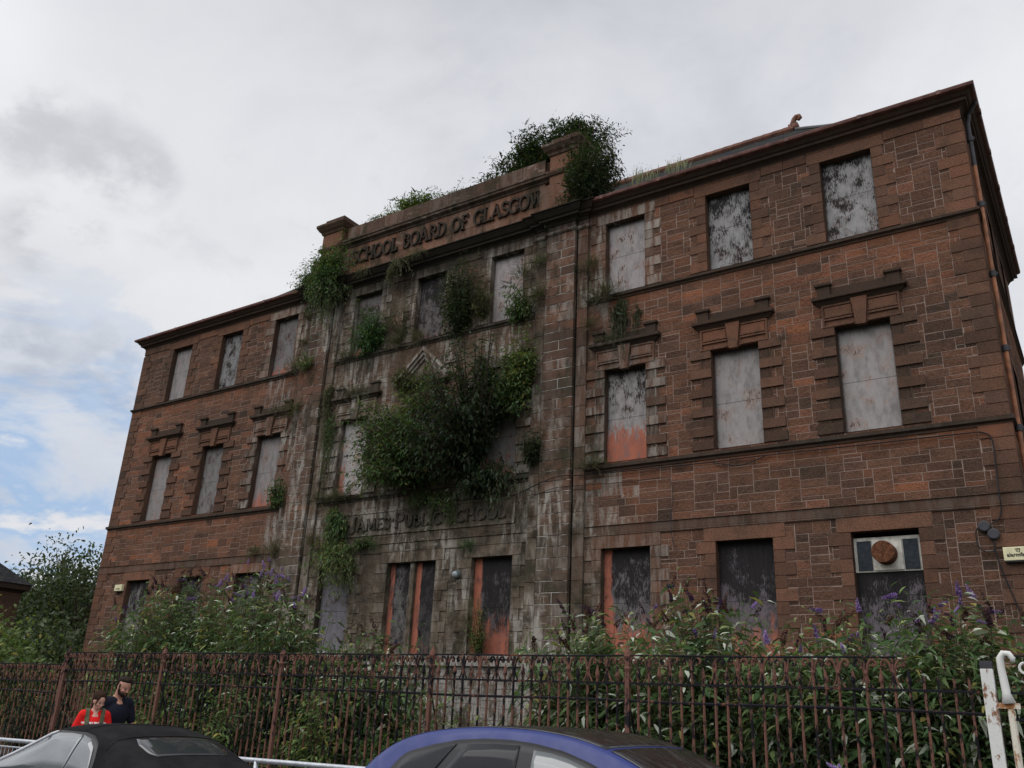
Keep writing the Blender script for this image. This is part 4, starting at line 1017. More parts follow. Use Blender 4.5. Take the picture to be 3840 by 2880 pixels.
def shrub(name, label, root, centre, rad, nb, nl, L, pal, group=None, cat='shrub', droop=.45, spread=.08, up=.25, twig=.012, mat=None, spikes=None, t0=.3, W=.28, fall=.35, inner=.55, clump=.5, basew=.06):
    """branches from the root to points spread unevenly through an ellipsoid, leaves in pairs along them"""
    seedc[0] += 1; rg = np.random.default_rng(seedc[0])
    rad = tuple(r * (1.12 if group == G1 else 1.0) for r in rad); L *= 1.25; nl = int(nl * 1.25)
    root = np.array(root, float); centre = np.array(centre, float); rad = np.array(rad, float)
    rt = empty(name, root, 0, label, cat, group); org = tuple(root)
    lobes = unit(rg, 7); lw = rg.uniform(.0, clump, 7)
    d = unit(rg, nb)
    bump_ = 1 - clump * .5 + (np.maximum(0, d @ lobes.T) ** 5 * lw * 1.5).sum(1)
    far = np.where(rg.random(nb) < .16, rg.uniform(1.1, 1.5, nb), 1.0) if group == G1 else np.where(rg.random(nb) < .10, rg.uniform(1.05, 1.22, nb), 1.0)
    tips = centre + d * rad * (bump_ * far * rg.uniform(inner ** 2, 1, nb) ** .5)[:, None]
    base = root + rg.normal(size=(nb, 3)) * np.array([basew, basew * .3, .02])
    ctrl = base * .45 + tips * .55 + np.array([0, 0, 1.0]) * (np.linalg.norm(tips - base, axis=1) * up)[:, None] + rg.normal(size=(nb, 3)) * rad * .10
    n = nb * nl
    bi = np.repeat(np.arange(nb), nl); t = np.tile(np.linspace(t0, 1.0, nl), nb) + rg.uniform(-.02, .02, n)
    t = np.clip(t, 0, 1.0); tt = t[:, None]
    A, B, C_2 = base[bi], ctrl[bi], tips[bi]
    P = (1 - tt) ** 2 * A + 2 * tt * (1 - tt) * B + tt ** 2 * C_2
    Tn = 2 * (1 - tt) * (B - A) + 2 * tt * (C_2 - B); Tn /= np.linalg.norm(Tn, axis=1, keepdims=True) + 1e-9
    off = rg.normal(size=(n, 3)) * spread
    P = P + off
    rnd_ = unit(rg, n)
    perp = np.cross(Tn, rnd_); perp /= np.linalg.norm(perp, axis=1, keepdims=True) + 1e-9
    D = Tn * .55 + perp * .85 + np.array([0, 0, -fall]) + rg.normal(size=(n, 3)) * .15
    U = np.array([0, 0, 1.0]) + rg.normal(size=(n, 3)) * .38
    ll = L * rg.uniform(.4, 1.3, n) * np.clip(1.15 - .45 * t, .5, 1.2)
    shade = np.repeat(rg.uniform(.72, 1.25, nb), nl)[:, None]
    ch = leaf_data(P, D, U, ll, ll * W * rg.uniform(.8, 1.2, n), colours(rg, pal, n) * shade, rg.uniform(droop * .4, droop * 1.4, n))
    leaf_object('foliage', [ch], mat or M_LEAF, rt, (0, 0, 0)).location = (-org[0], -org[1], -org[2])
    st = MB()
    for k in range(nb):
        pts = [(1 - q) ** 2 * base[k] + 2 * q * (1 - q) * ctrl[k] + q * q * tips[k] for q in (0, .25, .5, .75, 1)]
        st.tube(pts, [twig, twig * .85, twig * .65, twig * .45, twig * .22], 4, cap=False)
    o = st.build('stems', M_TWIG if twig < .02 else M_BARK, rt); o.location = (-org[0], -org[1], -org[2])
    if spikes:
        order = np.argsort(-(tips[:, 2] - .25 * (tips[:, 1] - centre[1]) + rg.normal(size=nb) * .12))
        k = 0
        for kind, cnt in spikes:
            for q in range(cnt):
                i = order[k % nb]; k += 1
                tg = Vector(tips[i] - ctrl[i]).normalized()
                tg = (tg * .8 + Vector(rg.normal(size=3)) * .5 + Vector((0, 0, .1))).normalized()
                o = bpy.data.objects.new('flower_spike' if kind == 'purple' else ('withered_spike' if kind == 'brown' else 'bud_spike'), SPIKE[kind][int(rg.integers(0, 3))])
                COL.objects.link(o); o.parent = rt
                o.location = Vector(tips[i]) - Vector(root); o.rotation_mode = 'QUATERNION'; o.rotation_quaternion = tg.to_track_quat('Z', 'Y')
                s = rg.uniform(.45, .85) if kind == 'purple' else rg.uniform(.7, 1.2); o.scale = (s, s, s)
    return rt
def spike_mesh(kind, seed):
    rg = np.random.default_rng(seed); n = 190 if kind == 'purple' else 120
    L = .23; t = rg.uniform(0, 1, n); a = rg.uniform(0, 6.28, n)
    r = (.024 if kind == 'purple' else .017) * (1 - t) ** .6 + .004
    ben = .22 * t ** 2 * (.5 if kind == 'purple' else 1.3)
    P = np.stack([np.cos(a) * r * .5 + ben * L, np.sin(a) * r * .5, t * L], 1)
    D = np.stack([np.cos(a), np.sin(a), rg.uniform(-.2, .5, n)], 1)
    U = np.array([0, 0, 1.0]) + rg.normal(size=(n, 3)) * .4
    base = {'purple': [(.30, .19, .46), (.22, .13, .36), (.40, .28, .54)], 'brown': [(.060, .028, .019), (.088, .042, .025), (.042, .021, .015)], 'cream': [(.22, .24, .13), (.30, .30, .19), (.16, .19, .09)]}[kind]
    C = np.array(base)[rg.integers(0, 3, n)] * rg.uniform(.75, 1.25, (n, 1))
    o = leaf_object('spike', [leaf_data(P, D, U, r * 1.1 + .006, r * .9 + .006, C, np.full(n, .2))], M_FLOW)
    me = o.data; bpy.data.objects.remove(o); return me
SPIKE = {k: [spike_mesh(k, 50 + i) for i in range(3)] for k in ('purple', 'brown', 'cream')}
def tuft(name, label, root, w, h, n, pal, group=None, cat='plant', lean=(0, -.35, .9), blade=.010, spread=.8, dirs=None, L=None):
    """a clump of thin blades or twiggy shoots rooted in a joint"""
    seedc[0] += 1; rg = np.random.default_rng(seedc[0])
    rt = empty(name, root, 0, label, cat, group)
    P = rg.normal(size=(n, 3)) * np.array([w * .25, .05, h * .10])
    P[:, 1] = -np.abs(P[:, 1]) - .01
    D = unit(rg, n) * spread * np.array([w / max(h, .1) * .8, .6, .8]) + np.array(lean)
    ln = h * rg.uniform(.45, 1.0, n)
    U = np.array([0, -.6, 1.0]) + rg.normal(size=(n, 3)) * .4
    ch = [leaf_data(P, D, U, ln, np.full(n, blade) * rg.uniform(.7, 1.5, n), colours(rg, pal, n), rg.uniform(.1, .6, n))]
    m = n * 2                                        # small leaves sprinkled along the shoots
    i = rg.integers(0, n, m); t = rg.uniform(.3, .95, m)[:, None]
    Dn = D[i] / np.linalg.norm(D[i], axis=1, keepdims=True)
    ch.append(leaf_data(P[i] + Dn * ln[i][:, None] * t + rg.normal(size=(m, 3)) * .02, Dn * .4 + unit(rg, m), U[i], rg.uniform(.03, .07, m), rg.uniform(.010, .02, m), colours(rg, pal, m), np.full(m, .3)))
    leaf_object('foliage', ch, M_LEAF, rt)
    return rt
W0 = YF - .03
# ---- shrubs rooted in the masonry -----------------------------------------
G1 = 'shrubs growing out of the school front'
shrub('wall_shrub', 'large near-black leafy shrub covering the middle of the school front', (-15.0, W0 - .05, 8.0), (-14.85, YF - .85, 9.75), (1.25, .8, 1.95), 250, 34, .20, 'dark', G1, droop=.6, spread=.09, up=.15, twig=.032, inner=.5, clump=.9, t0=.42)
shrub('wall_shrub', 'green shrub with pale flower tips left of the near-black shrub', (-17.0, W0 - .05, 8.0), (-17.6, YF - .8, 9.35), (1.65, .75, 1.55), 220, 30, .17, 'mid', G1, droop=.6, spread=.09, up=.18, twig=.028, t0=.40, spikes=[('cream', 26)], clump=.7)
shrub('wall_shrub', 'sparse yellowish spray reaching over the pale second-floor board', (-18.0, W0 - .05, 8.6), (-19.0, YF - .6, 8.9), (.55, .35, .95), 34, 20, .15, 'light', G1, droop=.5, spread=.06, spikes=[('brown', 6)])
shrub('wall_shrub', 'light green shrub above the near-black shrub against the right pilaster', (-13.2, W0, 10.3), (-13.35, YF - .45, 11.2), (.85, .40, .95), 80, 26, .15, 'light', G1, spread=.08, clump=.7)
shrub('wall_shrub', 'dark arching branch between the pediment and the right pilaster', (-14.2, W0, 10.6), (-14.6, YF - .5, 11.0), (.75, .4, .55), 46, 24, .16, 'dark', G1, spread=.08)
shrub('wall_shrub', 'tall trailing shrub between two top-floor windows under the parapet', (-15.9, W0, 13.0), (-15.75, YF - .40, 14.25), (.80, .38, 1.45), 130, 26, .13, 'dark', G1, up=.05, spread=.09, clump=.6)
shrub('wall_shrub', 'wispy olive shoots beside the tall trailing shrub', (-15.0, W0, 13.3), (-14.95, YF - .3, 13.9), (.35, .25, .75), 40, 20, .10, 'olive', G1, spread=.06)
shrub('wall_shrub', 'bright green bushy plant filling a top-floor window recess', (-19.7, W0 + .05, 12.95), (-19.65, YF - .35, 13.75), (.72, .40, .92), 110, 26, .12, 'vivid', G1, up=.2, spread=.07, clump=.4)
shrub('wall_shrub', 'shrub hanging over the cornice from the left pedestal', (-21.9, W0 - .42, 16.25), (-21.85, YF - .62, 16.15), (1.05, .42, 1.75), 190, 26, .13, 'mid', G1, up=.1, spread=.09, clump=.6)
shrub('wall_shrub', 'leafy spray on the gutter left of the left pedestal', (-22.9, W0 - .3, 16.15), (-23.25, YF - .35, 16.65), (.55, .3, .60), 40, 20, .12, 'mid', G1, spread=.07)
shrub('wall_shrub', 'dense dark shrub wrapped around the right pedestal', (-11.55, W0 - .3, 16.25), (-10.95, YF - .1, 17.25), (1.15, .6, 1.25), 260, 28, .14, 'dark', G1, spread=.10, up=.1, clump=.6, spikes=[('brown', 8)])
shrub('wall_shrub', 'tall shrub rising behind the parapet beside the right pedestal', (-13.6, YF + .65, 17.9), (-13.55, YF + .7, 19.0), (1.6, .5, 1.25), 420, 30, .165, 'dark', G1, spread=.10, up=.25, clump=.8, spikes=[('brown', 10)])
shrub('wall_shrub', 'topmost leafy crown standing above the right pedestal', (-12.1, YF + .8, 18.4), (-12.5, YF + .9, 19.8), (1.0, .4, .9), 220, 28, .15, 'dark', G1, spread=.08, up=.25, clump=.8)
shrub('wall_shrub', 'airy light shrub behind the left half of the parapet coping', (-19.0, YF + .6, 17.9), (-18.9, YF + .6, 18.7), (1.75, .35, 1.30), 210, 26, .14, 'light', G1, spread=.06, up=.3, clump=.8, spikes=[('brown', 6)])
shrub('wall_shrub', 'thin sprays behind the middle of the parapet coping', (-17.2, YF + .6, 17.9), (-17.0, YF + .6, 18.5), (1.1, .25, 1.05), 110, 18, .12, 'mid', G1, spread=.06, up=.3, clump=.8)
shrub('wall_shrub', 'drooping leafy branch hanging over the start of the school name', (-20.2, W0, 7.35), (-20.15, YF - .35, 6.65), (.42, .28, .62), 48, 22, .16, 'mid', G1, droop=.8, up=.45, spread=.07)
shrub('wall_shrub', 'creeper below the school name sill at the left', (-19.3, W0, 6.4), (-18.9, YF - .25, 6.30), (.8, .22, .16), 30, 18, .10, 'mid', G1, spread=.06)
shrub('wall_shrub', 'light green hanging plant left of the twin ground-floor window', (-20.3, W0, 6.3), (-19.75, YF - .45, 5.45), (.95, .35, .78), 110, 24, .12, 'light', G1, droop=.7, up=.5, spread=.08, clump=.7)
shrub('wall_shrub', 'creeper strand trailing across the end of the school name', (-16.0, W0, 7.9), (-15.9, YF - .16, 6.95), (.85, .12, .50), 40, 26, .085, 'mid', G1, spread=.05, up=.2)
shrub('wall_shrub', 'small leafy strand below the sill of the near-black shrub', (-16.6, W0, 7.75), (-16.9, YF - .2, 7.55), (.9, .16, .28), 44, 20, .10, 'mid', G1, spread=.05, up=.1)
shrub('wall_shrub', 'thin light shrub at the foot of the red and black boarded window', (-14.4, W0, 2.95), (-14.45, YF - .2, 3.85), (.38, .2, .75), 36, 22, .09, 'light', G1, spread=.05, up=.1)
shrub('wall_shrub', 'dark sprig on the inner edge of the right pilaster', (-12.9, W0 - .05, 8.2), (-12.85, YF - .35, 8.85), (.42, .2, .50), 44, 18, .12, 'dark', G1, spread=.05)
shrub('wall_shrub', 'long dead-tipped shoot over the pinkish top-floor board', (-13.3, W0, 13.2), (-13.75, YF - .5, 13.75), (.55, .2, .35), 10, 16, .14, 'mid', G1, spread=.03, up=.35, spikes=[('brown', 3)])
shrub('wall_shrub', 'leafy clump at the sill of the pinkish top-floor board', (-13.5, W0, 12.95), (-13.45, YF - .3, 13.15), (.62, .28, .42), 60, 18, .12, 'mid', G1, spread=.06)
shrub('wall_shrub', 'red-tinged sprig on the cornice above the bright green plant', (-18.6, W0 - .35, 16.1), (-18.5, YF - .5, 15.45), (.55, .2, .45), 40, 18, .10, 'olive', G1, droop=.7, up=.4, spread=.05)
shrub('wall_shrub', 'ivy hanging from the string course right of the right pilaster', (-10.1, W0, 12.75), (-10.25, YF - .14, 11.75), (.28, .1, .80), 34, 24, .09, 'dark', G1, up=.05, spread=.05)
shrub('wall_shrub', 'thin ivy strand left of the hood on the inmost right-wing window', (-9.6, W0, 12.3), (-9.75, YF - .12, 11.9), (.32, .08, .45), 12, 16, .08, 'dark', G1, up=.05, spread=.04)
shrub('wall_shrub', 'leafy sprig at the inmost second-floor board of the left wing', (-23.3, W0, 8.0), (-23.2, YF - .3, 8.4), (.5, .25, .55), 46, 18, .11, 'mid', G1, spread=.06)
shrub('wall_shrub', 'light sprig under the third-floor string on the left pilaster', (-22.6, W0 - .15, 13.0), (-22.6, YF - .4, 13.05), (.6, .2, .25), 26, 16, .10, 'light', G1, spread=.05)
shrub('wall_shrub', 'green creeper down the inner edge of the left pilaster', (-21.4, W0, 12.0), (-21.35, YF - .25, 11.0), (.22, .12, 1.25), 44, 22, .08, 'olive', G1, up=.0, spread=.06)
shrub('wall_shrub', 'green creeper beside the pale second-floor board, on the left pilaster strip', (-21.1, W0, 10.9), (-21.15, YF - .2, 9.6), (.25, .12, 1.1), 40, 20, .085, 'mid', G1, up=.0, spread=.06)
shrub('wall_shrub', 'creeper at the foot of the pediment', (-17.9, W0 - .15, 11.5), (-17.85, YF - .38, 11.6), (.75, .18, .38), 50, 18, .10, 'olive', G1, spread=.06)
shrub('wall_shrub', 'ragged green boughs joining the near-black shrub to the right pilaster', (-13.9, W0, 9.9), (-13.8, YF - .5, 10.35), (.95, .4, .75), 70, 24, .16, 'mid', G1, spread=.12, clump=.8)
shrub('wall_shrub', 'dark boughs hanging below the sill under the near-black shrub', (-14.6, W0 - .1, 8.0), (-14.3, YF - .5, 7.65), (1.25, .4, .55), 80, 22, .16, 'dark', G1, droop=.8, up=.4, spread=.12, clump=.7)
shrub('wall_shrub', 'leggy shoots standing above the green shrub under the pediment', (-17.4, W0, 10.4), (-17.3, YF - .5, 10.75), (1.0, .35, .70), 46, 18, .14, 'light', G1, spread=.07, up=.3, clump=.8)
shrub('wall_shrub', 'sparse sprigs between the bright green plant and the tall trailing shrub', (-18.3, W0, 13.2), (-18.4, YF - .25, 13.6), (.7, .2, .8), 30, 16, .09, 'olive', G1, spread=.06, clump=.8)
G2 = 'tufts rooted in ledges and joints of the school front'
TF = [
 ('yellow-flowered tuft at the top of the right pilaster strip', (-11.1, 14.0), .55, .55, 90, 'olive'),
 ('broad heathery tuft on the string course right of the right pilaster', (-10.65, 12.98), 1.2, .75, 170, 'heath'),
 ('tuft under the string course on the right pilaster strip', (-11.05, 12.1), .5, .45, 70, 'heath'),
 ('small dry tuft on the hood nearest the right pilaster', (-10.6, 11.55), .6, .35, 60, 'heath'),
 ('mossy tuft on the lower string course right of the right pilaster', (-10.95, 7.98), .85, .5, 110, 'olive'),
 ('dry tuft at the foot of the inmost top-floor board of the left wing', (-23.35, 13.0), .75, .6, 100, 'heath'),
 ('dark tuft on the hood nearest the left pilaster', (-22.95, 11.3), .75, .8, 130, 'olive'),
 ('low grassy tuft along the shelf nearest the left pilaster', (-23.8, 11.5), 1.1, .3, 90, 'olive'),
 ('left one of the tufts on the belt course of the left wing', (-24.0, 6.38), .65, .42, 80, 'olive'),
 ('taller tuft on the belt course beside the left pilaster', (-23.0, 6.38), .6, .6, 90, 'olive'),
 ('tuft on the string course under the dark brown top-floor board', (-17.45, 12.98), .55, .65, 100, 'heath'),
 ('dry tuft on the pinkish top-floor board jamb', (-13.5, 14.3), .45, .65, 80, 'heath'),
 ('upper tuft between the pinkish board and the right pilaster', (-12.85, 14.6), .45, .5, 70, 'olive'),
 ('lower tuft between the pinkish board and the right pilaster', (-12.8, 13.4), .5, .8, 100, 'heath'),
 ('long brown grassy tuft on the string course beside the left pilaster', (-20.4, 8.0), 2.1, .55, 260, 'heath'),
 ('twiggy tuft on the hood over the pale second-floor board', (-20.1, 11.5), 1.1, .55, 120, 'heath'),
 ('dry tuft at the corner of the string course below the bright green plant', (-20.8, 12.98), .7, .5, 90, 'heath'),
 ('small tuft under the belt course above the round lamp', (-14.9, 6.02), .45, .35, 60, 'vivid'),
 ('hanging tuft on the cornice below the word SCHOOL', (-20.0, 16.1), .6, .5, 80, 'olive'),
 ('hanging tuft on the cornice below the word BOARD', (-17.6, 16.12), .8, .45, 90, 'olive'),
 ('tuft in the apex of the pediment', (-17.0, 11.55), .8, .45, 80, 'heath'),
 ('dry tuft right of the pale second-floor board', (-19.3, 9.9), .5, .55, 70, 'heath'),
 ('reddish tuft at the top of the left pilaster strip', (-23.0, 15.0), .35, .4, 50, 'heath'),
 ('tuft halfway up the left pilaster strip', (-23.1, 14.0), .4, .4, 50, 'olive'),
 ('tuft on the pilaster strip beside the school name panel', (-21.25, 6.6), .4, .5, 60, 'olive'),
]
for lb, (x, z), w, h, n, pal in TF:
    y = W0 - (.42 if z > 16 else .06)
    tuft('wall_tuft', lb, (x, y, z), w, h, int(n * 1.3), pal, G2, lean=(0, -.3, .35) if 'hanging' not in lb else (0, -.5, -.5), blade=.013)
for k, (x, h) in enumerate(((-9.45, .85), (-9.05, .6), (-8.35, .65), (-8.05, .5))):
    tuft('gutter_weed', ['tall pale weed stalks in the gutter nearest the right pedestal', 'short pale weed stalks between taller ones in the gutter', 'pale weed stalks in the gutter, third clump from the right pedestal', 'smallest pale weed stalks in the gutter, furthest from the right pedestal'][k], (x, YF - .36, 16.12), .5, h, 34, 'pale', 'pale weeds growing in the right-wing gutter', lean=(0, 0, 1.6), blade=.016, spread=.35)

# ---- buddleia and undergrowth in the yard -----------------------------------
G3 = 'buddleia bushes behind the railings'
BU = [ # x, y, height, half width, branches, label, spikes
 (-19.2, 13.0, 3.5, 1.6, 120, 'buddleia at the corner of the left wing, left end of the row', [('brown', 12), ('purple', 4)]),
 (-17.3, 12.6, 4.25, 1.6, 150, 'tall buddleia with dark seed heads under the left wing windows', [('brown', 30), ('purple', 6)]),
 (-15.2, 12.4, 3.95, 1.6, 160, 'buddleia with many purple flowers left of the left pilaster', [('purple', 20), ('brown', 16)]),
 (-13.2, 12.0, 3.55, 1.25, 130, 'buddleia with arching brown tips in front of the left pilaster', [('purple', 14), ('brown', 14)]),
 (-10.6, 11.6, 2.95, 1.0, 80, 'thin yellowish buddleia under the twin ground-floor window', [('brown', 18)]),
 (-6.15, 11.4, 3.1, .95, 120, 'buddleia with brown drooping heads right of the right pilaster foot', [('brown', 22), ('cream', 12)]),
 (-4.6, 11.3, 3.1, 1.1, 150, 'buddleia with purple flowers in front of the red and black board right of the pilaster', [('brown', 22), ('purple', 8), ('cream', 4)]),
 (-2.9, 11.2, 2.95, 1.0, 140, 'buddleia with white-backed leaves below the fan window', [('brown', 10), ('purple', 8)]),
 (-1.5, 11.3, 3.2, 1.0, 150, 'buddleia thick with purple flowers behind the white gate post', [('purple', 15), ('brown', 16)]),
 (-.1, 11.4, 3.15, 1.0, 110, 'buddleia behind the iron gate at the right edge', [('purple', 12), ('brown', 8)]),
]
for x, y, h, r, nb, lb, sp in BU:
    shrub('buddleia_bush', lb, (x, y, .02), (x, y, h * .66), (r * 1.15, 1.0, h * .42), int(nb * 1.9), 32, .19, 'budr' if x > -7 else 'bud', G3, 'bush', droop=.7, spread=.10, up=.12, twig=.014, mat=M_BUD, spikes=sp, t0=.25, W=.27, inner=.45, clump=.35, basew=.35)
G4 = 'undergrowth pressed against the railings'
UN = [(-22.5, 11.2, 1.7, 'mid', 'left end of the undergrowth, behind the stepped-down railings'), (-19.6, 11.0, 1.75, 'dark', 'dark undergrowth behind the step in the railings'), (-16.9, 10.9, 1.9, 'mid', 'undergrowth behind the two people, left part'), (-15.0, 10.8, 2.0, 'mid', 'undergrowth right behind the bearded man'),
      (-12.9, 10.8, 1.7, 'dark', 'dark undergrowth under the purple buddleia'), (-11.0, 10.8, 1.9, 'light', 'yellowish undergrowth left of the white basement wall'), (-9.3, 10.75, 1.45, 'mid', 'low undergrowth before the white basement wall'), (-7.6, 10.75, 1.25, 'mid', 'lowest undergrowth, at the middle of the white basement wall'),
      (-6.1, 10.75, 1.6, 'bud', 'undergrowth right of the white basement wall'), (-4.6, 10.75, 1.9, 'bud', 'undergrowth right of the last red railing post'), (-3.1, 10.75, 1.9, 'dark', 'dark undergrowth behind the last scrolled bars'), (-1.7, 10.7, 1.8, 'bud', 'undergrowth behind the broken plain bars'), (-.2, 10.75, 1.7, 'dark', 'undergrowth behind the iron gate')]
for x, y, h, pal, lb in UN:
    shrub('undergrowth_bush', lb, (x, y, .02), (x, y, h * .55), (1.05, .45, h * .5), 90, 26, .15, pal, G4, 'bush', droop=.6, spread=.10, up=.1, twig=.010, t0=.15, W=.32, inner=.2, basew=.5, mat=M_BUD if pal == 'bud' else None)
shrub('bramble', 'light green bramble shoots poking out between the railings at the right', (-2.6, 10.1, .3), (-2.6, 9.8, .9), (.9, .25, .55), 40, 20, .13, 'bud', None, 'bush', spread=.06, spikes=[('purple', 6)], mat=M_BUD)
shrub('bramble', 'light green bramble at the foot of the railings beside the blue car', (-4.6, 10.1, .3), (-4.6, 9.85, .75), (.55, .2, .40), 26, 18, .13, 'light', None, 'bush', spread=.05)

for x, lb in ((-14.6, 'weedy shoots through the railings right of the bearded man'), (-12.3, 'weedy shoots through the railings above the black soft top'), (-10.2, 'yellow-green weedy shoots through the railings above the guard rail'), (-7.4, 'weedy shoots through the railings above the blue car roof')):
    shrub('bramble', lb, (x, 10.15, .3), (x, 9.95, 1.35), (.65, .22, .65), 26, 20, .12, 'light', None, 'bush', spread=.06, twig=.007)
# ---- trees -------------------------------------------------------------------
def tree(name, label, base, height, crown_c, crown_r, nb, nl, L, pal, seed, group=None):
    rg = np.random.default_rng(seed); base = np.array(base, float)
    rt = empty(name, base, 0, label, 'tree', group)
    cc_, cr = np.array(crown_c, float), np.array(crown_r, float)
    lobes = unit(rg, 12); lw = rg.uniform(0, .55, 12)
    d = unit(rg, nb); k = .72 + (np.maximum(0, d @ lobes.T) ** 8 * lw).sum(1)
    tips = cc_ + d * cr * (k * rg.uniform(.15, 1, nb) ** .45)[:, None]
    # leaf clumps round every limb tip, uneven and open
    n = nb * nl; bi = np.repeat(np.arange(nb), nl)
    P = tips[bi] + rg.normal(size=(n, 3)) * L * 2.6 * np.array([1.25, 1.25, .75])
    D = unit(rg, n) + np.array([0, 0, -.35]) + d[bi] * .4
    U = np.array([0, 0, 1.0]) + rg.normal(size=(n, 3)) * .5
    ll = L * rg.uniform(.6, 1.2, n); sh = np.repeat(rg.uniform(.7, 1.3, nb), nl)[:, None]
    leaf_object('crown', [leaf_data(P - base, D, U, ll, ll * .5, colours(rg, pal, n) * sh, rg.uniform(.2, .6, n))], M_LEAF, rt)
    t = MB(); top = cc_ - np.array([0, 0, cr[2] * .15])
    ax = [base * (1 - q) + top * q + rg.normal(size=3) * .12 * (q > 0) for q in (0, .3, .6, 1)]
    r0 = height * .022
    t.tube([p - base for p in ax], [r0, r0 * .8, r0 * .6, r0 * .3], 8)
    for i in rg.choice(nb, min(60, nb), replace=False):
        q = rg.uniform(.35, 1); j = min(2, int(q * 3)); a = ax[j] * (1 - (q * 3 - j)) + ax[j + 1] * (q * 3 - j)
        m = (a + tips[i]) / 2 + np.array([0, 0, .3])
        t.tube([a - base, m - base, tips[i] - base], [r0 * .3, r0 * .16, .012], 5, cap=False)
    t.build('trunk', M_BARK, rt)
    return rt
GT = 'trees behind and beside the school'
tree('garden_tree', 'round bushy tree with wispy top left of the school', (-50.5, 28, 0), 10, (-50.8, 28, 5.2), (5.4, 3.5, 3.9), 560, 30, .27, 'tree', 5, GT)
tree('garden_tree', 'slim shoots rising from the crown of the round bushy tree', (-51.3, 28.6, 0), 11, (-51.4, 28.6, 9.2), (1.3, 1.2, 1.2), 26, 14, .24, 'tree', 6, GT)
tree('garden_tree', 'darker tree close to the left corner of the school', (-45.5, 27, 0), 8, (-45.6, 27, 5.2), (3.0, 3.0, 3.6), 220, 26, .26, 'tree', 8, GT)
tree('garden_tree', 'pale green tree low at the left edge before the slated lodge', (-31.5, 15.5, 0), 4, (-31.6, 15.5, 2.2), (2.5, 1.6, 1.9), 170, 24, .20, 'light', 9, GT)
tree('garden_tree', 'low dark tree between the lodge and the school corner', (-36.5, 20.5, 0), 4, (-36.3, 20.2, 2.4), (3.2, 2.0, 2.2), 220, 24, .22, 'tree', 10, GT)
tree('garden_tree', 'tall dark tree behind the right end of the school', (2.6, 38, 0), 19, (2.6, 38, 13.0), (3.6, 4, 7.0), 360, 24, .24, 'dark', 12, GT)
# ================================================================== fittings on the school front
def text_mesh(name, body, size, mat, parent, loc, rot, extrude=.004, align='CENTER', bold=0.0):
    cu = bpy.data.curves.new(name, 'FONT'); cu.body = body; cu.size = size; cu.align_x = align; cu.extrude = extrude; cu.offset = bold; cu.resolution_u = 2
    t = bpy.data.objects.new(name, cu); COL.objects.link(t)
    dg = bpy.context.evaluated_depsgraph_get(); me = bpy.data.meshes.new_from_object(t.evaluated_get(dg))
    bpy.data.objects.remove(t); bpy.data.curves.remove(cu)
    me.materials.clear(); me.materials.append(mat)
    o = bpy.data.objects.new(name, me); o.location = loc; o.rotation_euler = rot; return link(o, parent)
M_YEL = plain('pale_yellow_plastic', (.62, .58, .36), .5, .4, var=.08)
M_INK = plain('black_print', (.02, .02, .022), .7, .2)
M_CLIP = plain('white_cable_clip', (.6, .6, .58), .6, .3)
def alarm(x, z, w, h, label, words):
    a = empty('alarm_box', (x, YF - .02, z), 0, label, 'alarm box')
    mb = MB(); mb.box(-w / 2, w / 2, -.11, 0, -h / 2, h / 2); mb.build('housing', M_YEL, a, bevel=.012)
    mb = MB(); mb.box(-w / 2 + .02, w / 2 - .02, -.10, 0, -h / 2 - .03, -h / 2 - .001); mb.build('base', M_INK, a)
    if words:
        text_mesh('lettering', 'alarmfast', .105, M_INK, a, (0, -.113, -.055), (R(90), 0, 0), .003, bold=.002)
        mb = MB(); mb.strip(arc(0, .055, .045, .042, 150, -60, 10), .012, -.114, -.109); mb.strip(arc(.0, .055, .018, .018, 0, 360, 10), .010, -.114, -.109); mb.face([(.015, -.114, .10), (.055, -.114, .10), (.05, -.114, .065)]); mb.build('emblem', M_INK, a)
    else: text_mesh('lettering', 'alarmfast', .07, M_INK, a, (0, -.113, -.06), (R(90), 0, 0), .003)
alarm(-1.36, 5.07, .50, .27, 'pale yellow alarm box with black lettering by the right corner of the school', True)
alarm(-31.62, 5.47, .46, .24, 'small pale yellow alarm box above a board on the left wing', False)
def cable(label, pts, r=.012, clips=0):
    P = [Vector((x, YF - .03 - (.04 if len(q) < 1 else q[0]), z + 1.65)) for x, z, *q in pts]
    mb = MB(); sm = []
    for i in range(len(P) - 1):
        a, b, c, d = P[max(i-1, 0)], P[i], P[i+1], P[min(i+2, len(P)-1)]
        for k in range(4):
            t = k / 4; sm.append(.5 * ((2*b) + (c-a)*t + (2*a-5*b+4*c-d)*t*t + (3*b-a-3*c+d)*t**3))
    sm.append(P[-1]); mb.tube(sm, r, 6)
    o = mb.build('cable', M_LEAD, None); tag(o, label, 'cable', 'black cables clipped to the school front')
    return o
cb = cable('long black cable under the second-floor string course of the right wing', [(-16.6, 5.82), (-15.9, 5.9), (-15.2, 5.78), (-14.4, 5.95), (-13.6, 5.75), (-13.1, 5.86, .06), (-12.7, 5.92, .2), (-12.1, 6.08, .2), (-11.7, 6.1, .2), (-11.2, 6.08, .1), (-10, 6.07), (-8.7, 6.05), (-7.6, 6.04), (-6.28, 6.05), (-4.5, 6.03), (-3, 6.02), (-1.9, 6.01), (-1.64, 5.98), (-1.50, 5.81), (-1.51, 5.2), (-1.52, 4.69, .08), (-1.53, 4.35), (-1.60, 4.14), (-1.74, 4.05), (-1.88, 4.02)], .014)
cb2 = cable('second black cable sagging below the long one', [(-12.9, 5.62, .1), (-12.1, 5.78, .2), (-11.4, 5.80, .12), (-10.2, 5.78), (-9.0, 5.78), (-8.75, 5.70), (-8.70, 5.4), (-8.72, 4.9), (-8.74, 4.6, .08), (-8.7, 4.1), (-8.62, 3.95)], .009)
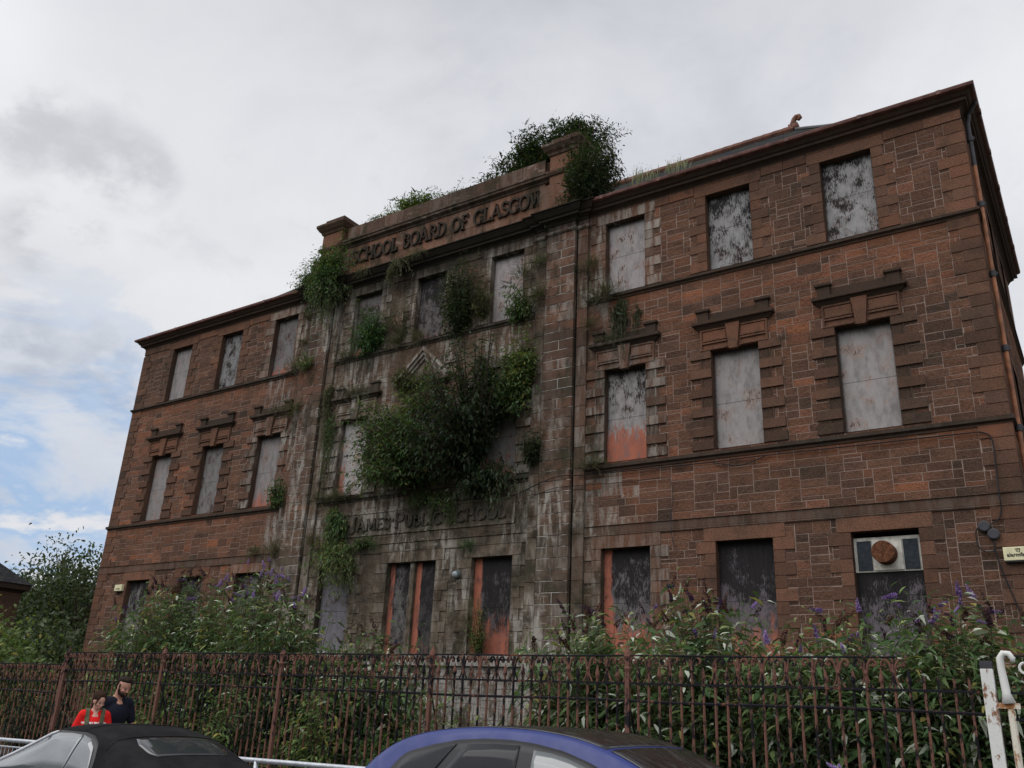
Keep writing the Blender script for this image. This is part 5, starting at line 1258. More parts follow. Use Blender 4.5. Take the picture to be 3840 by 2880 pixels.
cb3 = cable('looped black cable running down beside the yellow alarm box', [(-1.95, 4.03), (-2.05, 3.9), (-2.03, 3.6), (-1.92, 3.5), (-1.76, 3.52), (-1.74, 3.75), (-1.74, 3.5), (-1.7, 3.2), (-1.58, 2.7), (-1.48, 2.3), (-1.40, 1.9)], .013)
cb4 = cable('slack black cable loop hanging from the long cable', [(-7.6, 6.02), (-7.25, 5.93), (-6.89, 5.88), (-6.6, 5.94), (-6.28, 6.04)], .012)
for x in np.arange(-11, -1.7, .55):
    pass
for x, z, lb in ((-1.88, 4.01, 'round black junction box, upper of the two by the alarm cable'), (-1.73, 3.84, 'round black junction box, lower of the two by the alarm cable')):
    mb = MB(); mb.tube([(x, YF - .02, z + 1.65), (x, YF - .09, z + 1.65), (x, YF - .11, z + 1.65)], [.115, .115, .09], 18); tag(mb.build('junction_box', M_PIPED), lb, 'junction box', 'junction boxes on the school front')
lm = empty('bulkhead_lamp', (-15.34, YF - .02, 5.28), 0, 'round grey-green bulkhead lamp between two ground-floor boards', 'lamp')
mb = MB(); mb.tube([(0, 0, 0), (0, -.06, 0), (0, -.10, -.01)], [.11, .12, .10], 18); mb.build('base', plain('grey_green_lamp_body', (.10, .13, .125), .5, .4), lm)
mb = MB(); mb.tube([(0, -.10, -.01), (0, -.15, -.02), (0, -.18, -.03), (0, -.19, -.03)], [.10, .09, .06, .02], 18); mb.build('glass', plain('milky_lamp_glass', (.26, .30, .30), .2, .6), lm, smooth=True)
ae = empty('television_aerial', (-20.85, YF + .6, 18.2), 0, 'thin television aerial behind the left pedestal', 'aerial')
mb = MB(); mb.tube([(0, 0, -.6), (0, 0, .45)], .02, 6); mb.build('mast', M_PIPED, ae)
mb = MB(); mb.tube([(.05, 0, .1), (-.22, .2, 1.05)], .018, 6)
for k in range(11):
    q = .35 + .065 * k; x, y, z = .05 - .27 * q, .2 * q, .1 + .95 * q; l = .20 - .006 * k
    mb.tube([(x - l, y - .0, z - .04), (x + l, y + .0, z + .04)], .010, 4)
mb.build('boom', M_PIPED, ae)
mb = MB()
for k in range(7): mb.tube([(-.25, -.02, .0 + .075 * k), (.25, .02, .0 + .075 * k)], .010, 4)
for s in (-.25, -.08, .08, .25): mb.tube([(s, 0, 0), (s, 0, .45)], .010, 4)
mb.build('reflector', M_PIPED, ae)

# ================================================================== cars
def car_paint(name, col, rough=.32, coat=.8):
    m, nt, p = material(name, rough, .3); pos = nt.n('ShaderNodeNewGeometry').outputs['Position']
    nt.put(p.inputs['Base Color'], nt.mix(nt.rng(nt.noise(pos, 4, 6, .7), .5, .7, 0, .2), col, tuple(.45 * x + .015 for x in col)))
    nt.put(p.inputs['Roughness'], nt.rng(nt.noise(pos, 9, 5), .3, .7, rough - .06, rough + .14))
    p.inputs['Coat Weight'].default_value = coat; p.inputs['Coat Roughness'].default_value = .08; return m
def glass(name, col, f0=.12, rough=.04):
    m, nt, p = material(name, rough, .5)
    pos = nt.n('ShaderNodeNewGeometry').outputs['Position']
    nt.put(p.inputs['Base Color'], nt.mix(nt.noise(pos, 2.2, 4), tuple(.6 * x for x in col), tuple(1.3 * x for x in col)))
    p.inputs['Coat Weight'].default_value = .35 + f0 * 4; p.inputs['Coat IOR'].default_value = 1.35 + f0 * 4; p.inputs['Specular IOR Level'].default_value = .05; p.inputs['Coat Roughness'].default_value = rough
    return m
M_BLUE = car_paint('dusty_blue_car_paint', (.016, .028, .135), .42, .15); M_SILV = car_paint('silver_car_paint', (.50, .51, .53), .35)
M_GLD = glass('dark_tinted_glass', (.016, .016, .018), .02); M_GLC = glass('clear_car_glass', (.075, .085, .085), .16); M_GLR = glass('rear_plastic_window', (.03, .034, .036), .10)
M_TRIMB = plain('black_rubber_trim', (.012, .012, .013), .5, .4); M_TYRE = plain('tyre_rubber', (.02, .02, .021), .8, .2); M_ALLOY = plain('alloy_wheel', (.35, .36, .37), .35, .6, .7)
def fabric():
    m, nt, p = material('black_soft_top_fabric', .95, .08); pos = nt.n('ShaderNodeNewGeometry').outputs['Position']
    nt.put(p.inputs['Base Color'], nt.mix(nt.rng(nt.noise(pos, 3, 6, .7), .4, .7), (.010, .010, .011), (.019, .018, .018)))
    nt.put(p.inputs['Normal'], nt.bump(nt.noise(pos, 160, 3), .35, .004)); return m
M_FAB = fabric()
def dirty_roof():
    m, nt, p = material('dirty_black_glass_roof', .22, .5); pos = nt.n('ShaderNodeNewGeometry').outputs['Position']
    sp = nt.rng(nt.noise(pos, 45, 5, .7), .60, .68); st = nt.rng(nt.noise(nt.scale(pos, (3, 9, 3)), 2.0, 6, .6), .5, .7)
    nt.put(p.inputs['Base Color'], nt.mix(nt.math('MAXIMUM', nt.math('MULTIPLY', sp, .8), nt.math('MULTIPLY', st, .35)), (.010, .010, .011), (.055, .045, .03)))
    nt.put(p.inputs['Roughness'], nt.math('ADD', nt.math('MULTIPLY', st, .4), .18)); return m
M_DIRT = dirty_roof()
def loft(sections, n_mirror=True):
    """sections: list of (x, [(y,z) from sill to centre line]); mirrored in y"""
    V = []; F = []; m = len(sections[0][1]); q = 2 * m - 1
    for x, pr in sections:
        ring = [(x, -y, z) for y, z in pr] + [(x, y, z) for y, z in reversed(pr[:-1])]
        V += ring
    for i in range(len(sections) - 1):
        for j in range(q - 1): F.append((i*q + j, (i+1)*q + j, (i+1)*q + j + 1, i*q + j + 1))
    F.append(tuple(range(q - 1, -1, -1))); F.append(tuple((len(sections) - 1) * q + j for j in range(q)))
    for i in range(len(sections) - 1): F.append((i*q, i*q + q - 1, (i+1)*q + q - 1, (i+1)*q))
    return V, F
def shell(name, sections, mat, parent, sub=2):
    V, F = loft(sections); me = bpy.data.meshes.new(name); me.from_pydata(V, [], F); me.materials.append(mat)
    me.polygons.foreach_set('use_smooth', [True] * len(F)); me.update()
    bm = bmesh.new(); bm.from_mesh(me); bmesh.ops.recalc_face_normals(bm, faces=bm.faces); bm.to_mesh(me); bm.free()
    o = bpy.data.objects.new(name, me); link(o, parent)
    s = o.modifiers.new('subsurf', 'SUBSURF'); s.levels = s.render_levels = sub
    bpy.context.view_layer.update(); dg = bpy.context.evaluated_depsgraph_get(); e = o.evaluated_get(dg).to_mesh()
    bvh = BVHTree.FromPolygons([v.co.copy() for v in e.vertices], [tuple(p.vertices) for p in e.polygons])
    return o, bvh
def patch(name, bvh, grid, d, off, mat, parent, thick=.004):
    """grid rows of points start; cast along d onto the shell and lift by off"""
    pts = []; d = Vector(d)
    for row in grid:
        r = []
        for p in row:
            h = bvh.ray_cast(Vector(p), d)
            r.append((h[0] - d * off) if h[0] is not None else None)
        pts.append(r)
    V = [p for r in pts for p in r]; nc = len(pts[0]); F = []
    for i in range(len(pts) - 1):
        for j in range(nc - 1): F.append((i*nc + j, i*nc + j + 1, (i+1)*nc + j + 1, (i+1)*nc + j))
    F = [f for f in F if all(V[k] is not None for k in f)]
    use = sorted({k for f in F for k in f}); ix = {k: n for n, k in enumerate(use)}; V = [V[k] for k in use]; F = [tuple(ix[k] for k in f) for f in F]
    me = bpy.data.meshes.new(name); me.from_pydata([tuple(v) for v in V], [], F); me.materials.append(mat)
    me.polygons.foreach_set('use_smooth', [True] * len(F)); me.update()
    bm = bmesh.new(); bm.from_mesh(me); f = list(bm.faces)
    nrm = sum((q.normal for q in f), Vector())
    if nrm.dot(d) > 0: bmesh.ops.reverse_faces(bm, faces=f)
    bm.to_mesh(me); bm.free()
    o = link(bpy.data.objects.new(name, me), parent)
    s = o.modifiers.new('solid', 'SOLIDIFY'); s.thickness = thick; s.offset = -1
    return o
def lerp_poly(P, x):
    for (a, b), (c, d) in zip(P, P[1:]):
        if a <= x <= c: return b + (d - b) * (x - a) / (c - a + 1e-9)
    return P[0][1] if x < P[0][0] else P[-1][1]
def side_grid(bot, top, side, n=28, m=6):
    x0 = max(bot[0][0], top[0][0]); x1 = min(bot[-1][0], top[-1][0])
    g = []
    for i in range(n + 1):
        x = x0 + (x1 - x0) * i / n; a, b = lerp_poly(bot, x), lerp_poly(top, x)
        g.append([(x, side * 2.0, a + (b - a) * j / m) for j in range(m + 1)])
    return g
def wheel(parent, x, y, r=.31):
    w = empty('wheel', (x, y, r)); w.parent = parent
    s = 1 if y > 0 else -1
    t = MB(); t.tube([(0, -.1 * s, 0), (0, -.09 * s, 0), (0, .07 * s, 0), (0, .09 * s, 0)], [r - .03, r, r, r - .03], 28); t.build('tyre', M_TYRE, w)
    t = MB(); t.tube([(0, .0, 0), (0, .093 * s, 0)], [r * .66, r * .66], 24)
    for k in range(5):
        a = 2 * math.pi * k / 5; t.tube([(0, .097 * s, 0), (math.cos(a) * r * .6, .09 * s, math.sin(a) * r * .6)], .03, 6)
    t.build('rim', M_ALLOY, w)

# ---- blue hatchback: local x forward (towards the right of the picture), y left, z up
bc = empty('parked_car', (-3.46, 5.76, 0), 0, 'dusty blue hatchback with dark tinted windows and dirty black roof', 'car')
def sec(x, sill, hw, belt, hr, ze, zr): return (x, [(hw * .90, sill), (hw * .985, sill + .14), (hw, .62), (hw * .975, belt), (hr, ze), (hr * .93, ze + .028), (hr * .62, zr - .010), (0, zr)])
S_ = [sec(-1.55, .42, .62, .84, .50, .90, .93), sec(-1.49, .34, .76, .90, .60, .98, 1.02), sec(-1.36, .28, .84, .95, .62, 1.10, 1.15), sec(-1.18, .24, .86, .97, .63, 1.27, 1.32), sec(-1.0, .23, .865, .97, .64, 1.385, 1.43), sec(-.78, .22, .87, .965, .65, 1.465, 1.505), sec(-.4, .2, .875, .955, .67, 1.525, 1.565), sec(.0, .2, .875, .945, .675, 1.54, 1.582),
      sec(.4, .2, .875, .935, .67, 1.522, 1.565), sec(.72, .2, .875, .925, .66, 1.465, 1.51), sec(1.1, .2, .87, .915, .655, 1.305, 1.345), sec(1.5, .2, .865, .90, .675, 1.07, 1.11), sec(1.85, .22, .85, .87, .70, .93, .985), sec(2.25, .26, .80, .77, .62, .83, .88), sec(2.48, .32, .68, .62, .5, .68, .72)]
body, bvh = shell('body', S_, M_BLUE, bc)
tp = lambda P: [(x + 3.55, z) for x, z in P]      # world x -> local
for s in (-1, 1):
    fr = patch('window_frame', bvh, side_grid([(-.92, .985), (1.2, .945)], [(-.92, 1.20), (-.86, 1.30), (-.77, 1.372), (-.54, 1.43), (-.33, 1.470), (-.11, 1.488), (.09, 1.490), (.27, 1.478), (.48, 1.446), (.67, 1.392), (.83, 1.325), (1.0, 1.215), (1.2, 1.06)], s, 46, 8), (0, -s, 0), .003, M_TRIMB, bc, .003)
    patch('rear_quarter_window', bvh, side_grid([(-.85, 1.0), (-.70, 1.0), (-.50, 1.24), (-.345, 1.44)], [(-.85, 1.22), (-.79, 1.315), (-.72, 1.362), (-.5, 1.413), (-.345, 1.446)], s, 34, 6), (0, -s, 0), .008, M_GLD, bc)
    patch('rear_door_window', bvh, side_grid([(-.60, .985), (-.1, .975), (.165, .97)], [(-.60, 1.0), (-.42, 1.24), (-.285, 1.42), (-.25, 1.446), (-.05, 1.460), (.165, 1.460)], s, 34, 6), (0, -s, 0), .008, M_GLD, bc)
    patch('front_door_window', bvh, side_grid([(.275, .965), (1.08, .955)], [(.275, 1.438), (.4, 1.428), (.53, 1.402), (.70, 1.345), (.85, 1.265), (1.08, 1.10)], s, 34, 6), (0, -s, 0), .008, M_GLC, bc)
    for x in (-.98, 1.58): wheel(bc, x, s * .79)
    mb = MB(); mb.tube([(1.16, s * .84, .96), (1.14, s * .98, 1.0), (1.10, s * 1.02, 1.01)], [.05, .085, .05], 10); mb.build('wing_mirror', M_BLUE, bc, smooth=True)
    mb = MB(); mb.tube([(2.27, s * .58, .70), (2.37, s * .52, .68)], [.10, .08], 12); mb.build('headlight', M_GLC, bc)
    mb = MB(); mb.tube([(-1.49, s * .66, .80), (-1.44, s * .64, 1.0)], [.06, .05], 8); mb.build('tail_light', plain('red_lens_%d' % s, (.25, .02, .02), .2, .6), bc)
def top_grid(xa, xb, ya, yb, n=24, m=16, z=3.0, curve=None):
    g = []
    for i in range(n + 1):
        x = xa + (xb - xa) * i / n; w = curve(x) if curve else yb
        g.append([(x, -w + 2 * w * j / m, z) for j in range(m + 1)])
    return g
patch('roof_panel', bvh, top_grid(-.9, .74, 0, 0, curve=lambda x: .60 - .05 * max(0, -x - .4)), (0, 0, -1), .004, M_DIRT, bc)
patch('windscreen', bvh, top_grid(.77, 1.66, 0, 0, curve=lambda x: .595 + .03 * (x - .77)), (0, 0, -1), .006, M_DIRT, bc)
patch('rear_window', bvh, [[(-3, -.5 + j / 12, 1.0 + .36 * i / 8) for j in range(13)] for i in range(9)], (1, 0, 0), .006, M_GLD, bc)

# ---- silver convertible with a black soft top: local x towards the left of the picture
cc2 = empty('parked_car', (-8.18, 5.80, 0), math.pi, 'silver convertible with black fabric soft top and plastic rear window', 'car')
def secb(x, sill, hw, belt, ins=.06): return (x, [(hw * .9, sill), (hw * .985, sill + .14), (hw, .58), (hw * .985, belt - .06), (hw - ins * .5, belt), (hw - ins - .02, belt + .012), (hw * .5, belt + .03), (0, belt + .035)])
SB = [secb(-2.2, .36, .66, .70), secb(-2.05, .30, .78, .86), secb(-1.6, .22, .85, .925), secb(-.9, .2, .87, .925), secb(0, .2, .875, .905), secb(.9, .2, .875, .89), secb(1.35, .2, .865, .87), secb(1.85, .24, .83, .77), secb(2.15, .3, .72, .62), secb(2.25, .34, .62, .54)]
body, _ = shell('body', SB, M_SILV, cc2)
def sect(x, hb, zb, hr, ze, zr): return (x, [(hb, zb), (hb - .012, zb + .04), ((hb + hr) / 2 + .012, (zb + ze) / 2), (hr, ze), (hr * .9, ze + .035), (hr * .55, zr - .006), (0, zr)])
ST = [sect(-1.42, .66, .90, .58, .905, .925), sect(-1.30, .74, .90, .60, .92, .955), sect(-1.1, .79, .90, .61, .965, 1.005), sect(-.85, .80, .90, .615, 1.04, 1.10), sect(-.56, .80, .90, .62, 1.145, 1.215), sect(-.3, .80, .90, .625, 1.235, 1.305), sect(0, .80, .895, .625, 1.295, 1.365), sect(.3, .80, .89, .62, 1.315, 1.385), sect(.55, .80, .885, .61, 1.30, 1.365), sect(.72, .80, .88, .605, 1.255, 1.315), sect(1.0, .80, .875, .63, 1.135, 1.185), sect(1.38, .80, .87, .68, .985, 1.03), sect(1.66, .80, .865, .73, .88, .915)]
top, bv2 = shell('soft_top', ST, M_FAB, cc2)
for s in (-1, 1):
    patch('door_window', bv2, side_grid([(.11, .92), (.40, .915), (1.46, .895)], [(.11, 1.275), (.3, 1.283), (.55, 1.275), (.68, 1.235), (1.0, 1.10), (1.3, .985), (1.46, .92)], s, 40, 6), (0, -s, 0), .010, M_GLC, cc2)
    patch('quarter_window', bv2, side_grid([(-.29, .93), (.09, .92)], [(-.29, .96), (-.24, 1.05), (-.15, 1.185), (-.05, 1.245), (.09, 1.275)], s, 22, 6), (0, -s, 0), .010, M_GLC, cc2)
    patch('window_seal', bv2, side_grid([(-.33, .905), (1.54, .885)], [(-.33, .96), (-.28, 1.07), (-.18, 1.215), (-.06, 1.275), (.1, 1.298), (.56, 1.298), (.70, 1.26), (1.02, 1.125), (1.32, 1.005), (1.54, .91)], s, 54, 6), (0, -s, 0), .004, M_TRIMB, cc2)
    pl = []
    for x, z in ((1.60, .905), (1.42, .965), (1.22, 1.045), (1.02, 1.13), (.86, 1.195), (.72, 1.255), (.62, 1.283)):
        h = bv2.ray_cast(Vector((x, s * 2, z)), Vector((0, -s, 0)))[0]; pl.append((x, h.y if h is not None else s * .7, z))
    mb = MB(); mb.tube(pl, [.024, .022, .020, .019, .018, .017, .012], 8); mb.build('windscreen_pillar', M_SILV, cc2, smooth=True)
    mb = MB(); mb.tube([(1.28, s * .84, .92), (1.30, s * .92, .97), (1.28, s * .98, 1.02), (1.26, s * 1.08, 1.02), (1.25, s * 1.11, 1.0)], [.03, .05, .095, .09, .06], 10); mb.build('wing_mirror', M_TRIMB, cc2, smooth=True)
    for x in (-1.38, 1.35): wheel(cc2, x, s * .79, .30)
    mb = MB(); mb.tube([(2.0, s * .60, .64), (2.14, s * .52, .60)], [.10, .08], 12); mb.build('headlight', M_GLC, cc2)
    mb = MB(); mb.tube([(-2.14, s * .62, .66), (-2.10, s * .60, .8)], [.06, .05], 8); mb.build('tail_light', plain('red_lamp_lens_%d' % s, (.25, .02, .02), .2, .6), cc2)
patch('windscreen', bv2, top_grid(.80, 1.56, 0, 0, curve=lambda x: .57 + .08 * (x - .8)), (0, 0, -1), .006, M_GLD, cc2)
for xa in (.13, -.34):
    patch('roof_seam', bv2, [[(xa + .012 * k, -.66 + 1.32 * j / 24, 3) for j in range(25)] for k in range(2)], (0, 0, -1), .006, M_FAB, cc2)
rg_ = []
for i in range(13):
    x = -.38 - .36 * i / 12; t = i / 12; w = .40 + .05 * min(1, t * 3) - .05 * max(0, t - .8) * 5
    rg_.append([(x, -w + 2 * w * j / 16, 3) for j in range(17)])
patch('rear_window', bv2, rg_, (0, 0, -1), .006, M_GLR, cc2)

# ================================================================== people
def ico(c, r, rot=None, sub=3):
    bm = bmesh.new(); bmesh.ops.create_icosphere(bm, subdivisions=sub, radius=1)
    M = Matrix.Translation(c) @ ((rot or Matrix.Identity(3)).to_4x4()) @ Matrix.Diagonal((*((r, r, r) if isinstance(r, (int, float)) else r), 1))
    bmesh.ops.transform(bm, matrix=M, verts=bm.verts)
    out = ([v.co[:] for v in bm.verts], [tuple(v.index for v in f.verts) for f in bm.faces]); bm.free(); return out
def capsule(a, b, ra, rb, n=14):
    a, b = Vector(a), Vector(b); mb = MB(); d = (b - a); L = d.length; u = d / max(L, 1e-6)
    P = []; Rr = []
    for k in range(5): w = math.pi / 2 * (k / 4); P.append(a - u * ra * math.cos(w)); Rr.append(max(.0015, ra * math.sin(w)))
    for k in range(5): w = math.pi / 2 * (k / 4); P.append(b + u * rb * math.sin(w)); Rr.append(max(.0015, rb * math.cos(w)))
    mb.tube(P, Rr, n); return (mb.v, mb.f)
def fuse(name, prims, vox, mat, parent, smooth=6, colour=None):
    V = []; F = []
    for v, f in prims:
        o = len(V); V += list(v); F += [tuple(o + i for i in q) for q in f]
    me = bpy.data.meshes.new(name); me.from_pydata([tuple(v) for v in V], [], F); me.update()
    o = bpy.data.objects.new(name, me); COL.objects.link(o)
    r = o.modifiers.new('r', 'REMESH'); r.mode = 'VOXEL'; r.voxel_size = vox
    if smooth:
        s = o.modifiers.new('s', 'SMOOTH'); s.factor = .5; s.iterations = smooth
    dg = bpy.context.evaluated_depsgraph_get(); bpy.context.view_layer.update(); dg.update()
    m2 = bpy.data.meshes.new_from_object(o.evaluated_get(dg)); bpy.data.objects.remove(o); m2.name = name
    m2.materials.clear(); m2.materials.append(mat)
    m2.polygons.foreach_set('use_smooth', [True] * len(m2.polygons))
    if colour:
        n = len(m2.vertices); co = np.empty(n * 3, np.float32); m2.vertices.foreach_get('co', co); co = co.reshape(-1, 3)
        at = m2.attributes.new('tone', 'FLOAT_COLOR', 'POINT'); at.data.foreach_set('color', np.concatenate([colour(co), np.ones((n, 1))], 1).astype(np.float32).ravel())
    q = bpy.data.objects.new(name, m2); return link(q, parent)
def skin(name):
    m, nt, p = material(name, .5, .4); nt.put(p.inputs['Base Color'], nt.attr('tone'))
    p.inputs['Subsurface Weight'].default_value = .08; p.inputs['Subsurface Radius'].default_value = (.01, .004, .002); return m
M_SKIN = skin('skin')
def hand(prims, wrist, d, palm_n, side, s=1.0, curl=.5):
    """palm, four unequal fingers and a thumb from the wrist along d"""
    d = Vector(d).normalized(); n = Vector(palm_n).normalized(); n = (n - d * n.dot(d)).normalized(); w = d.cross(n) * side
    wrist = Vector(wrist); pal = wrist + d * .085 * s
    for k in range(4):
        o = (k - 1.5) * .021 * s
        prims.append(capsule(wrist + d * .02 * s + w * o * .7, pal + w * o, .014 * s, .0125 * s, 8))
    ln = (.060, .074, .078, .070)
    for k in range(4):
        o = (k - 1.5) * .0225 * s; b = pal + w * o + d * .005; l = ln[3 - k] * s; cv = curl * (1 + .15 * k)
        m = b + (d * math.cos(cv * .5) + n * math.sin(cv * .5)) * l * .5
        e = m + (d * math.cos(cv * 1.3) + n * math.sin(cv * 1.3)) * l * .5
        prims.append(capsule(b, m, .0095 * s, .0088 * s, 8)); prims.append(capsule(m, e, .0088 * s, .0072 * s, 8))
    b = wrist + d * .03 * s + w * -.032 * s; m = b + (d * .7 - w * .6 + n * .25).normalized() * .04 * s; e = m + (d * .95 - w * .15 + n * .35).normalized() * .035 * s
    prims.append(capsule(b, m, .0125 * s, .0105 * s, 8)); prims.append(capsule(m, e, .0105 * s, .008 * s, 8))
def head_parts(base, yaw, pitch, s, female):
    """returns transform of head local (x forward) and its primitives"""
    Rm = Matrix.Rotation(yaw, 3, 'Z') @ Matrix.Rotation(pitch, 3, 'Y')
    T = lambda p: Vector(base) + Rm @ (Vector(p) * s)
    pr = []
    E_ = lambda c, r: pr.append(ico(T(c), tuple(q * s for q in r), Rm))
    E_((.010, 0, .125), (.098, .076, .098)); E_((.030, 0, .085), (.075, .066, .090))
    E_((.045, 0, .025), (.050, .050 if not female else .044, .050)); E_((.070, 0, .002), (.026, .026, .022))      # jaw, chin
    E_((.093, 0, .098), (.016, .046, .014)); E_((.104, 0, .072), (.016, .011, .030)); E_((.116, 0, .054), (.015, .015, .013))   # brow, nose
    E_((.098, 0, .024), (.013, .024, .008)); E_((.096, 0, .012), (.012, .021, .008))                                         # lips
    for q in (-1, 1):
        E_((.080, q * .040, .060), (.022, .020, .020)); E_((.0, q * .077, .070), (.018, .008, .032)); E_((-.004, q * .082, .082), (.014, .007, .018))
        E_((.088, q * .031, .083), (.010, .014, .009))
    return T, Rm, pr
def person(name, label, loc, rz, H, female, yaw, pitch, shirt, trouser, hairc, skinc, arms):
    s = H / 1.80
    rt = empty(name, loc, rz, label, 'person')
    V3 = lambda x, y, z: Vector((x * s, y * s, z * s)); wd_ = .90 if female else 1.0
    tor = [ico(V3(0, 0, .97), (.115 * s, .165 * s, .13 * s)), ico(V3(0, 0, 1.10), (.105 * s, .145 * wd_ * s, .14 * s)), ico(V3(.005, 0, 1.27), (.118 * s, .175 * wd_ * s, .17 * s)), capsule(V3(-.01, -.165 * wd_, 1.42), V3(-.01, .165 * wd_, 1.42), .070 * s, .070 * s), capsule(V3(-.015, 0, 1.40), V3(-.01, 0, 1.47), .115 * s, .075 * s)]
    legs = [capsule(V3(0, -.09, .93), V3(.10, -.095, .50), .092 * s, .062 * s), capsule(V3(.10, -.095, .50), V3(.16, -.10, .09), .060 * s, .040 * s), capsule(V3(0, .09, .93), V3(.02, .095, .50), .092 * s, .062 * s), capsule(V3(.02, .095, .50), V3(-.20, .10, .12), .060 * s, .040 * s)]
    feet = [capsule(V3(.13, -.10, .045), V3(.31, -.11, .035), .045 * s, .038 * s), capsule(V3(-.22, .10, .06), V3(-.04, .11, .035), .045 * s, .038 * s)]
    neck = [capsule(V3(-.01, 0, 1.44), V3(.035, 0, 1.58), .060 * s * (.86 if female else 1.05), .055 * s * (.84 if female else 1.05))]
    T, Rm, hd = head_parts(V3(.045, 0, 1.545), yaw, pitch, s * (1.0 if not female else .97), female)
    pr = tor + legs + feet + neck + hd; sl = []
    for (el, wr, hdv, pn, sd, cu) in arms:
        sh = V3(-.01, .185 * wd_ * (1 if el[1] > 0 else -1), 1.41); e = V3(*el); w = V3(*wr)
        pr += [capsule(sh, e, .052 * s * wd_, .040 * s * wd_), capsule(e, w, .040 * s * wd_, .027 * s * wd_)]
        hand(pr, w, hdv, pn, sd, s * (.92 if female else 1.0), cu)
        sl.append(capsule(sh, sh.lerp(e, .72), .070 * s, .066 * s))
    inv = Rm.transposed(); b0 = T((0, 0, 0)); hs = s * (1.0 if not female else .97)
    def col(co):
        n = len(co); c = np.tile(np.array(skinc, float), (n, 1))
        loc_ = (co - np.array(b0)) @ np.array(Rm) / hs         # into head space
        def near(p, r): return np.clip(1.4 - np.sqrt((((loc_ - np.array(p)) / np.array(r)) ** 2).sum(1)) * 1.0, 0, 1)[:, None]
        def paint(p, r, k, a):
            nonlocal c
            w = near(p, r) * a; c = c * (1 - w) + np.array(k) * w
        for q in (-1, 1):
            paint((.098, q * .033, .083), (.06, .017, .0085), (.022, .015, .012), 1.0)
            paint((.100, q * .034, .103), (.06, .024, .007), (.03, .02, .015), .9)
            paint((.085, q * .045, .05), (.03, .02, .02), tuple(x * y for x, y in zip(skinc, (1.15, .85, .8))), .5)
        paint((.106, 0, .018), (.02, .024, .010), (.22, .07, .06) if female else (.16, .06, .05), .8)
        return c
    fuse('body', pr, .0085, M_SKIN, rt, 3, col)
    m, nt, p = material(name + '_shirt_cloth', .9, .1); pos = nt.n('ShaderNodeNewGeometry').outputs['Position']
    if female: base = nt.mix(nt.noise(pos, 6, 5), tuple(x * .8 for x in shirt), tuple(x * 1.15 for x in shirt))
    else:
        X_, Y_, Z_ = nt.sep(nt.n('ShaderNodeTexCoord').outputs['Object'])
        base = nt.mix(nt.rng(nt.math('SINE', nt.math('MULTIPLY', Y_, 330)), .80, .98), shirt, tuple(x * 3 + .01 for x in shirt))
    nt.put(p.inputs['Base Color'], base); nt.put(p.inputs['Normal'], nt.bump(nt.noise(nt.scale(pos, (1, 1, .6)), 13, 4), .5, .03))
    g = .016
    cl = [ico(V3(0, 0, .96), (.132 * s, .180 * s, .15 * s)), ico(V3(0, 0, 1.10), (.120 * s, .162 * wd_ * s, .15 * s)), ico(V3(.005, 0, 1.27), (.134 * s, .190 * wd_ * s, .178 * s)), capsule(V3(-.01, -.165 * wd_, 1.42), V3(-.01, .165 * wd_, 1.42), .083 * s, .083 * s), capsule(V3(-.015, 0, 1.34), V3(-.03, 0, 1.40), .125 * s, .100 * s)] + sl
    sh_o = fuse('t_shirt', cl, .012, m, rt, 4)
    le = [capsule(V3(0, -.09, .93), V3(.10, -.095, .50), .108 * s, .08 * s), capsule(V3(.10, -.095, .50), V3(.155, -.10, .12), .08 * s, .068 * s), capsule(V3(0, .09, .93), V3(.02, .095, .50), .108 * s, .08 * s), capsule(V3(.02, .095, .50), V3(-.185, .10, .15), .08 * s, .068 * s), ico(V3(0, 0, .93), (.125 * s, .172 * s, .11 * s))]
    fuse('trousers', le, .014, plain(name + '_denim', trouser, .9, .1), rt, 3)
    fe = [capsule(V3(.12, -.10, .05), V3(.32, -.11, .04), .056 * s, .048 * s), capsule(V3(-.23, .10, .065), V3(-.03, .11, .04), .056 * s, .048 * s)]
    fuse('shoes', fe, .012, plain(name + '_shoe', (.03, .03, .032), .7, .3), rt, 2)
    mh, nt, p = material(name + '_hair', .85, .06); pos = nt.n('ShaderNodeTexCoord').outputs['Object']
    nt.put(p.inputs['Base Color'], nt.mix(nt.noise(nt.scale(pos, (40, 40, 9)), 2, 5), tuple(x * .5 for x in hairc), tuple(x * 1.8 for x in hairc))); nt.put(p.inputs['Normal'], nt.bump(nt.noise(nt.scale(pos, (60, 60, 14)), 2, 5), .8, .01))
    hp = []; E_ = lambda c, r: hp.append(ico(T(c), tuple(q * hs for q in r), Rm))
    if female:
        E_((-.014, 0, .155), (.106, .090, .094)); E_((-.035, 0, .11), (.082, .080, .085)); E_((.03, 0, .19), (.065, .070, .045)); E_((-.075, 0, .06), (.045, .05, .05))
        E_((.058, .045, .165), (.042, .040, .030)); E_((.050, -.050, .150), (.036, .030, .034))
        hp.append(capsule(T((.062, -.068, .14)), T((.052, -.072, .03)), .015 * hs, .007 * hs, 8)); hp.append(capsule(T((.06, .066, .14)), T((.05, .072, .05)), .013 * hs, .007 * hs, 8))
        hp.append(capsule(T((-.09, 0, .05)), T((-.10, .0, -.06)), .032 * hs, .016 * hs, 10))
    else:
        E_((.005, 0, .185), (.088, .078, .050)); E_((-.045, 0, .14), (.066, .079, .08)); E_((.055, 0, .195), (.052, .062, .034)); E_((-.06, 0, .08), (.042, .066, .055)); E_((.035, .01, .212), (.055, .05, .028))
        for q in (-1, 1): E_((.012, q * .072, .105), (.020, .012, .036))
    fuse('hair', hp, .008, mh, rt, 2)
